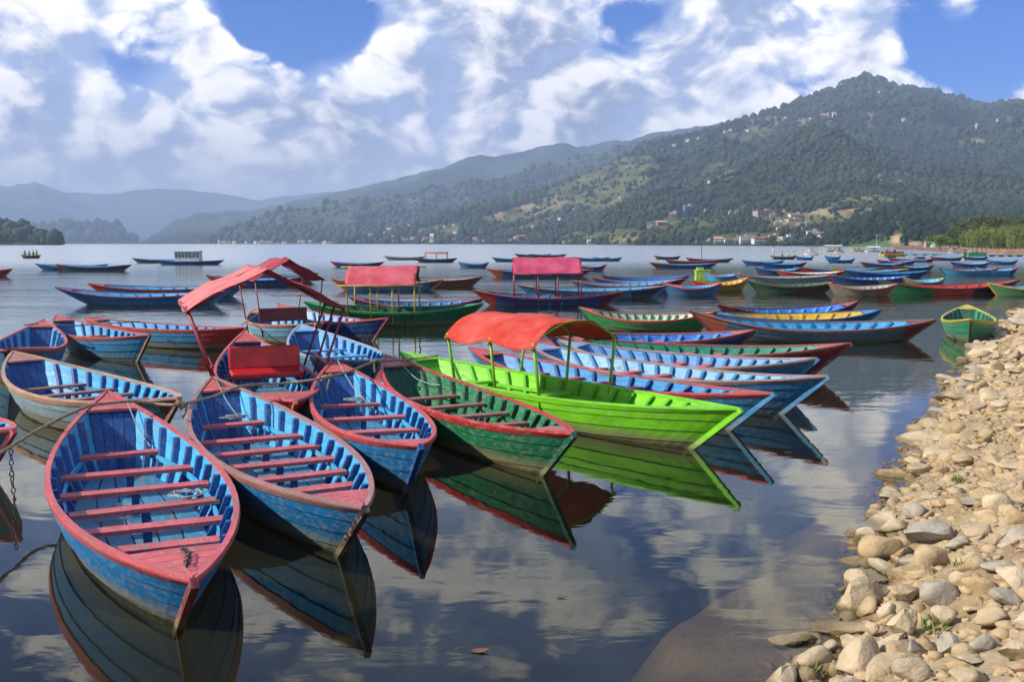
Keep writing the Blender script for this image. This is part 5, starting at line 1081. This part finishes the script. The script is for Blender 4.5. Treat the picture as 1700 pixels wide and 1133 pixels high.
for a, b_, y, c, lab in [(1495, 1560, 424, (0.20, 0.30, 0.36), 'blue-grey pontoon strip left of the houseboat'), (1640, 1700, 426, (0.05, 0.09, 0.10), 'dark pontoon right of the houseboat'), (1472, 1486, 428, (0.03, 0.05, 0.04), 'small dark float below the lime and red pedal float'), (1522, 1534, 430, (0.02, 0.05, 0.06), 'small dark drum float left of the houseboat')]:
    d = HCAM * FPX / (y - HZ); x0, x1 = (a - 850) / FPX * d, (b_ - 850) / FPX * d
    m = MB(); m.box(((x0 + x1) / 2, d + 0.6, 0.22), (x1 - x0, 1.2, 0.10)); o = m.build('pontoon', plain(c, 0.6)); root = o
    for k in range(4):
        m = MB(); xx = x0 + (x1 - x0) * (k + 0.5) / 4; m.tube([(xx, d + 0.1, 0.08), (xx, d + 1.1, 0.08)], 0.2, 8); m.build('drum', plain(c, 0.6), root)
    tag(o, lab, 'pontoon', 'pontoons off the right shore')
# bell tent on the tip
p = ground_pt(1547, 268); prof = [(0.95, 0), (0.92, 0.5), (0.70, 1.05), (0.35, 1.5), (0.0, 1.75)]; V, F = [], []
for k, (r_, z) in enumerate(prof):
    for j in range(12): V.append((r_ * math.cos(j * math.pi / 6), r_ * math.sin(j * math.pi / 6), z))
for k in range(len(prof) - 1):
    for j in range(12): F.append((k * 12 + j, k * 12 + (j + 1) % 12, k * 12 + 12 + (j + 1) % 12, k * 12 + 12 + j))
o = obj('bell_tent', V, F, plain((0.28, 0.55, 0.25), 0.6), smooth=True); o.location = (p[0], p[1], 0.9); tag(o, 'small pale green bell-shaped tent at the shore by the round bush', 'tent')

# ---- houses
def house(pos, w, h, wallc, roofc, label, storeys=2, cols=4, roof='flat', group=None, rz=0.0, sink=3.0):
    r = empty('house', tuple(map(float, pos)), rz); d = w * 0.7; mw, mr, mg = plain(wallc, 0.85, 1.0, 0.25), plain(roofc, 0.8, 1.0, 0.3), plain((0.05, 0.055, 0.065), 0.3)
    m = MB(); m.box((0, 0, (h - sink) / 2), (w, d, h + sink)); m.build('wall', mw, r)
    m = MB()
    if roof == 'flat': m.box((0, 0, h + 0.2), (w * 1.06, d * 1.06, 0.4)); m.box((w * 0.2, d * 0.1, h + 1.1), (w * 0.3, d * 0.3, 1.4))
    else:
        rh = h * 0.35 if roof == 'gable' else h * 0.2
        q = [(-w * .56, -d * .6, h), (w * .56, -d * .6, h), (w * .56, 0, h + rh), (-w * .56, 0, h + rh), (-w * .56, d * .6, h), (w * .56, d * .6, h)]
        m.add(q, [(0, 1, 2, 3), (3, 2, 5, 4), (0, 3, 4), (1, 5, 2), (0, 4, 5, 1)])
    m.build('roof', mr, r)
    if cols:
        wm = MB(); wm.box((0, 0, 0), (w / cols * 0.5, 0.16, h / storeys * 0.5)); me = mesh_from('window', wm.v, wm.f, mg)
        for s_ in range(storeys):
            for c in range(cols):
                o = bpy.data.objects.new('window', me); link(o, r); o.location = (-w / 2 + w * (c + 0.5) / cols, -d / 2 - 0.02, h * (s_ + 0.5) / storeys)
        if storeys > 1:
            for s_ in range(1, storeys):
                m = MB(); m.box((0, -d / 2 - 0.5, h * s_ / storeys), (w * 1.02, 1.0, 0.25)); m.build('balcony', mw, r)
    tag(r, label, 'house', group); px_ = 850 + pos[0] / pos[1] * FPX; EXCL.append((px_, HZ + (HCAM - pos[2]) / pos[1] * FPX, w / pos[1] * FPX, h / pos[1] * FPX)); return r
WH, CR, PK, TN, GY, RD, BL = (0.62, 0.61, 0.58), (0.55, 0.48, 0.36), (0.52, 0.32, 0.28), (0.45, 0.34, 0.22), (0.36, 0.36, 0.37), (0.42, 0.10, 0.07), (0.10, 0.18, 0.42)
BIG = [(1145, 350, 13, 8, BL, WH, 'blue and white house highest above the lakeside fields', 2, 3, 'flat'), (1119, 359, 12, 6, PK, WH, 'pink and white house with small tower on the lower slope', 2, 3, 'flat'),
       (1101, 374, 15, 6, RD, WH, 'red and white house above the dark lakeside trees', 2, 4, 'hip'), (1197, 403, 14, 8, CR, PK, 'cream and pink lakeside house left of the grey block', 2, 3, 'gable'), (1210, 402, 7, 6, WH, RD, 'small white lakeside house with red roof', 1, 2, 'gable'),
       (1228, 403, 7, 9, TN, GY, 'narrow tan lakeside house', 2, 2, 'flat'), (1240, 404, 15, 12, WH, GY, 'white three-storey lakeside block', 3, 4, 'flat'), (1268, 404, 26, 10, WH, RD, 'long white lakeside house with red roof', 2, 6, 'hip'),
       (1286, 394, 12, 4, TN, ORANGE, 'low house with orange roof above the long white one', 1, 3, 'gable'), (1273, 357, 32, 7, (0.36, 0.28, 0.30), (0.34, 0.24, 0.26), 'long mauve building highest of the lakeside village', 2, 8, 'flat'),
       (1288, 361, 9, 6, PK, TN, 'pinkish house at the right end of the long mauve building', 2, 2, 'flat'), (1324, 361, 16, 6, WH, (0.45, 0.2, 0.15), 'white house with brick roof left of the terraced fields', 2, 4, 'hip'),
       (1323, 368, 24, 4, CR, TN, 'low tan house below the white one by the terraced fields', 1, 5, 'flat'), (1357, 392, 19, 9, WH, GY, 'white three-storey block above the striped building', 3, 5, 'flat'), (1372, 392, 8, 6, RD, RD, 'red house beside the white three-storey block', 1, 2, 'gable'),
       (1352, 397, 18, 4, (0.30, 0.12, 0.12), RD, 'long low red-roofed hall left of the striped building', 1, 5, 'hip'), (1365, 406, 13, 13, (0.25, 0.38, 0.72), WH, 'tall blue and white striped lakeside building', 4, 4, 'flat'), (1312, 397, 22, 4, GY, WH, 'low pale row building among the lakeside trees', 1, 6, 'flat'),
       (865, 399, 13, 7, (0.30, 0.10, 0.07), (0.32, 0.13, 0.09), 'red lakeside house, tallest in the left village', 2, 4, 'gable'), (716, 400, 6, 9, WH, WH, 'thin white tower-like house on the far left shore', 3, 1, 'gable')]
for px, py, w, h, wc, rc, lab, st, co, rf in BIG:
    p = hillA.hit(px, py); k = p[1] / FPX; house((p[0], p[1], p[2] - 0.5), w * k, h * k, wc, rc, lab, st, co, rf, 'houses of the lakeside village', R.uniform(-.25, .25))
p = ground_pt(1538, 275); house((p[0], p[1], 0.9), 2.1, 1.2, (0.5, 0.3, 0.27), (0.3, 0.3, 0.3), 'little pink house behind the shore tip bushes', 1, 3, 'gable', None, 0, 0.2)
SM = [(1300, 369), (1292, 373), (1308, 374), (1299, 381), (1314, 382), (1305, 388), (1321, 392), (1296, 390), (1330, 375), (1180, 401), (1160, 403), (1255, 400), (1082, 379), (1215, 356), (1227, 355), (1175, 352), (1340, 382), (1346, 372)]
for px, py in SM:
    p = hillA.hit(px, py); k = p[1] / FPX; house((p[0], p[1], p[2] - 0.5), R.uniform(5, 8) * k, R.uniform(3, 5) * k, R.choice([WH, CR, GY, PK]), R.choice([WH, GY, RD, TN]), 'small house crowded in the village at the mountain foot', 1, 2, R.choice(['flat', 'gable', 'hip']), 'small houses of the village at the mountain foot', R.uniform(-.5, .5))
for i in range(30):
    px = R.uniform(640, 1060) if i < 18 else R.uniform(590, 760); py = R.uniform(396, 404) if i < 22 else R.uniform(375, 400)
    p = hillA.hit(px, py); k = p[1] / FPX; house((p[0], p[1], p[2] - 0.5), R.uniform(4, 8) * k, R.uniform(2.5, 4.5) * k, R.choice([WH, CR, CR, PK, GY]), R.choice([WH, GY, RD, TN]), 'tiny house in the scattered village on the far left shore', 1, 0, R.choice(['flat', 'gable']), 'tiny houses on the far left shore', R.uniform(-.5, .5))
for i in range(22):
    px = R.uniform(360, 560); d = R.uniform(1500, 1620); k = d / FPX; house((*ground_pt(px, d), 1.0), R.uniform(4, 8) * k, R.uniform(2, 4) * k, R.choice([WH, CR, CR, PK]), R.choice([WH, GY, TN]), 'tiny pale house in the hazy row along the far shore', 1, 0, R.choice(['flat', 'gable']), 'tiny pale houses along the hazy far shore', R.uniform(-.5, .5))
for px, py in [(1398, 150), (1470, 161), (1478, 163), (1462, 160), (1302, 186), (1306, 202), (1346, 205), (1214, 222), (1205, 224), (1142, 238), (1623, 213), (1658, 205), (1501, 205), (1386, 196), (1120, 245), (1160, 235), (1030, 330), (930, 366), (955, 350), (1620, 217), (1455, 158), (1240, 222), (1690, 222), (1002, 372), (885, 378), (1180, 305)]:
    p = hillA.hit(px, py); k = p[1] / FPX; house((p[0], p[1], p[2]), R.uniform(3.5, 6.5) * k, R.uniform(2.2, 4) * k, R.choice([WH, WH, CR]), R.choice([WH, GY, TN]), 'tiny white house scattered high on the tall mountain', 1, 0, R.choice(['flat', 'gable']), 'tiny houses scattered high on the mountain', R.uniform(-.5, .5))

# ---- mooring rope, chains, coils
def spline(pts, n=8):
    P = [Vector(p) for p in pts]; out = []
    for i in range(len(P) - 1):
        a, b_, c, d = P[max(i - 1, 0)], P[i], P[i + 1], P[min(i + 2, len(P) - 1)]
        for k in range(n):
            t = k / n; out.append(0.5 * ((2 * b_) + (c - a) * t + (2 * a - 5 * b_ + 4 * c - d) * t * t + (3 * b_ - a - 3 * c + d) * t ** 3))
    out.append(P[-1]); return out
M_ROPE = plain((0.30, 0.23, 0.14), 0.9, 60, 0.6, bump=0.8); M_TWINE = plain((0.30, 0.34, 0.34), 0.85, 60, 0.5); M_CHAIN = plain((0.09, 0.075, 0.065), 0.55, 30, 0.5, metal=0.7)
rp = [at_z(*q) for q in [(-70, 790, 0.50), (0, 753, 0.50), (60, 716, 0.53), (138, 678, 0.655), (180, 670, 0.66), (222, 667, 0.655), (258, 671, 0.60), (296, 672, 0.615), (350, 660, 0.58), (404, 641, 0.645), (470, 637, 0.60), (532, 629, 0.645), (580, 617, 0.62), (620, 602, 0.60), (668, 598, 0.60), (727, 591, 0.66)]]
m = MB(); m.tube(spline(rp, 7), 0.015, 7); tag(m.build('mooring_rope', M_ROPE, smooth=True), 'thick brown mooring rope strung across the near boats', 'rope')
rp = [at_z(*q) for q in [(40, 540, 0.66), (62, 538, 0.62), (96, 540, 0.66), (130, 541, 0.56), (165, 537, 0.58), (200, 536, 0.60), (232, 534, 0.58)]]
m = MB(); m.tube(spline(rp, 6), 0.013, 6); tag(m.build('mooring_rope', M_ROPE, smooth=True), 'brown rope tying the three boats at the left edge', 'rope')
rp = [at_z(401, 540, 0.55), at_z(420, 527, 0.45), at_z(434, 516, 0.60)]
m = MB(); m.tube(spline(rp, 6), 0.012, 6); tag(m.build('mooring_rope', M_ROPE, smooth=True), 'short dark rope from the red bow to the canopy boats', 'rope')
def knot(px, py, z, label):
    p = at_z(px, py, z); r = random.Random(int(px)); pts = [Vector(p) + Vector((r.gauss(0, .03), r.gauss(0, .03), r.gauss(0, .025))) for _ in range(9)] + [Vector(p) + Vector((0.02, -0.02, -0.14))]
    m = MB(); m.tube(spline(pts, 5), 0.012, 6); tag(m.build('rope_knot', M_ROPE, smooth=True), label, 'rope')
knot(300, 671, 0.60, 'knot of brown rope hanging at the brown bow behind the nearest boat'); knot(620, 602, 0.60, 'tangled rope knot at the light blue boat bow'); knot(541, 627, 0.63, 'rope knot on the stern deck of the third blue boat')
link_v = MB()
link_v.tube([(0.016 * math.cos(a), 0, 0.026 * math.sin(a)) for a in np.linspace(0, 2 * math.pi, 11)], 0.0055, 6, cap=False)
LINK = mesh_from('chain_link', link_v.v, link_v.f, M_CHAIN, True)
def chain(pts, label):
    P = spline(pts, 24); r = empty('chain', tuple(P[0])); acc = 0; last = P[0]; k = 0
    for q in P[1:]:
        acc += (q - last).length
        if acc > 0.038:
            t = (q - last).normalized(); o = bpy.data.objects.new('chain_link', LINK); link(o, r)
            o.location = q - P[0]; o.rotation_mode = 'QUATERNION'; o.rotation_quaternion = t.to_track_quat('Z', 'Y') @ Matrix.Rotation(math.pi / 2 * (k % 2), 3, 'Z').to_quaternion(); k += 1; acc = 0
        last = q
    tag(r, label, 'chain', None)
c0 = at_z(18, 742, 0.46); chain([c0, (c0[0] - 0.01, c0[1] + 0.01, 0.2), (c0[0], c0[1] + 0.02, -0.06)], 'rusty chain hanging into the water at the left edge')
def on(bt, x, y, z): return tuple(Matrix.Translation(bt.root.location) @ Matrix.Rotation(bt.rz, 4, 'Z') @ Vector((x, y, z)))
zd = n1.zg(0.9) + 0.035
chain([on(n1, n1.L / 2 * 0.79, 0.03, n1.zg(.79) + .035), on(n1, n1.L / 2 * 0.84, 0.045, n1.zg(.84) + .035), on(n1, n1.L / 2 * 0.92, 0.0, zd)], 'short dark chain lying on the pink bow deck of the nearest boat')
chain([on(n2, -n2.L / 2 * 0.95, 0.0, n2.zg(-.95) + .035), on(n2, -n2.L / 2 * 0.86, 0.03, n2.zg(-.86) + .035), on(n2, -n2.L / 2 * 0.80, 0.05, n2.zg(-.8) - 0.06)], 'dark chain on the stern deck of the second blue boat')
def coil(bt, t, y, z, rad, label, turns=4, drop=0.0):
    r = random.Random(int(abs(t * 1000))); pts = []; c = Vector(on(bt, t * bt.L / 2, y, z))
    for k in range(turns * 9):
        a = k / 9 * 6.283; q = rad * (0.7 + 0.5 * r.random()); pts.append(c + Vector((q * math.cos(a) + r.gauss(0, .03), q * math.sin(a) + r.gauss(0, .03), 0.010 + 0.008 * r.random() + (k / (turns * 9)) * drop)))
    m = MB(); m.tube(spline(pts, 3), 0.0045, 5); tag(m.build('rope_coil', M_TWINE, smooth=True), label, 'rope', None)
coil(n1, 0.10, 0.34, n1.zt + 0.035, 0.10, 'loose coil of pale twine on a thwart of the nearest boat')
coil(n1, -0.05, -0.1, n1.zf + 0.03, 0.20, 'dark twine lying on the floor of the nearest boat', 2)
coil(n2, -0.62, 0.05, n2.zt + 0.035, 0.10, 'tangle of pale blue twine at the stern of the second blue boat', 5, 0.04)
coil(n3, -0.5, 0.1, n3.zt + 0.035, 0.10, 'tangle of white twine at the stern of the third blue boat', 4, 0.03)
def twine(a, b_, sag, label):
    a, b_ = Vector(a), Vector(b_); m_ = (a + b_) / 2 - Vector((0, 0, sag)); m = MB(); m.tube(spline([a, m_, b_], 8), 0.007, 5); tag(m.build('twine', M_TWINE, smooth=True), label, 'rope', None)
twine(on(n2, -n2.L / 2 * .82, -.05, .66), on(n2, -n2.L / 2 * .62, .1, n2.zt + .05), 0.05, 'pale twine hanging from the rope into the second blue boat')
twine(on(n3, -n3.L / 2 * .82, 0, .66), on(n3, -n3.L / 2 * .45, .2, n3.zt + .05), 0.06, 'white twine hanging from the rope into the third blue boat')
twine(on(n4, -n4.L / 2 * .85, 0, .64), on(n4, -n4.L / 2 * .5, .3, .34), 0.12, 'pale rope sagging into the stern of the dark green boat')
twine(on(n1, -n1.L / 2 * .80, .15, .60), on(n1, -n1.L / 2 * .58, .28, n1.zt + .05), 0.05, 'pale twine hanging at the stern of the nearest boat')

# ---- bird
def bird(px, py, d):
    p = at_y(px, py, d); m_ = plain((0.012, 0.011, 0.010), 0.8); r = empty('bird', tuple(p), 0.5)
    m = MB(); m.tube([(0, -0.33, 0.0), (0, -0.26, 0.01), (0, -0.1, 0), (0, 0.12, 0), (0, 0.26, 0.0)], [0.012, 0.045, 0.075, 0.06, 0.02], 8); m.build('body', m_, r, True)
    m = MB(); m.add([(-0.03, 0.22, 0), (0.03, 0.22, 0), (0.11, 0.52, -0.01), (0, 0.46, 0.0), (-0.11, 0.52, -0.01)], [(0, 1, 2, 3, 4)]); o = m.build('tail', m_, r)
    for s_ in (-1, 1):
        q = [(0.03, -0.14, 0.02), (0.36, -0.24, 0.16), (0.72, -0.16, 0.34), (0.80, -0.06, 0.40), (0.66, 0.04, 0.32), (0.36, 0.08, 0.17), (0.03, 0.12, 0.02)]
        V = [(s_ * a, b_, c) for a, b_, c in q]; o = obj('wing', V, [(0, 1, 5, 6), (1, 2, 3, 4, 5)], m_, r); o.modifiers.new('thick', 'SOLIDIFY').thickness = 0.012
    tag(r, 'dark kite-like bird gliding in front of the mountain', 'bird')
bird(1318, 267, 165)

# ---- forests, left open around the houses
forest('forest', hillA, 104000, 0.00165, 2, 'green forest covering the slopes of the tall mountain', (0.031, 0.045, 0.020), 0.5)
forest('forest', hillB, 9000, 0.0020, 3, 'hazy dark forest on the ridge behind the tall mountain', (0.035, 0.050, 0.025), 0.7)
EXCL = []
forest('forest', hillH, 10000, 0.0026, 4, 'dark dense forest on the low foothill behind the right-hand jetty', (0.016, 0.030, 0.011), 0.4)
forest('forest', hillF, 1600, 0.0032, 5, 'dark trees on the small island at the far left', (0.035, 0.055, 0.022), 0.9)
forest('forest', hillG, 1200, 0.0026, 6, 'hazy trees on the low far-left hill behind the island', (0.035, 0.055, 0.022), 0.9)
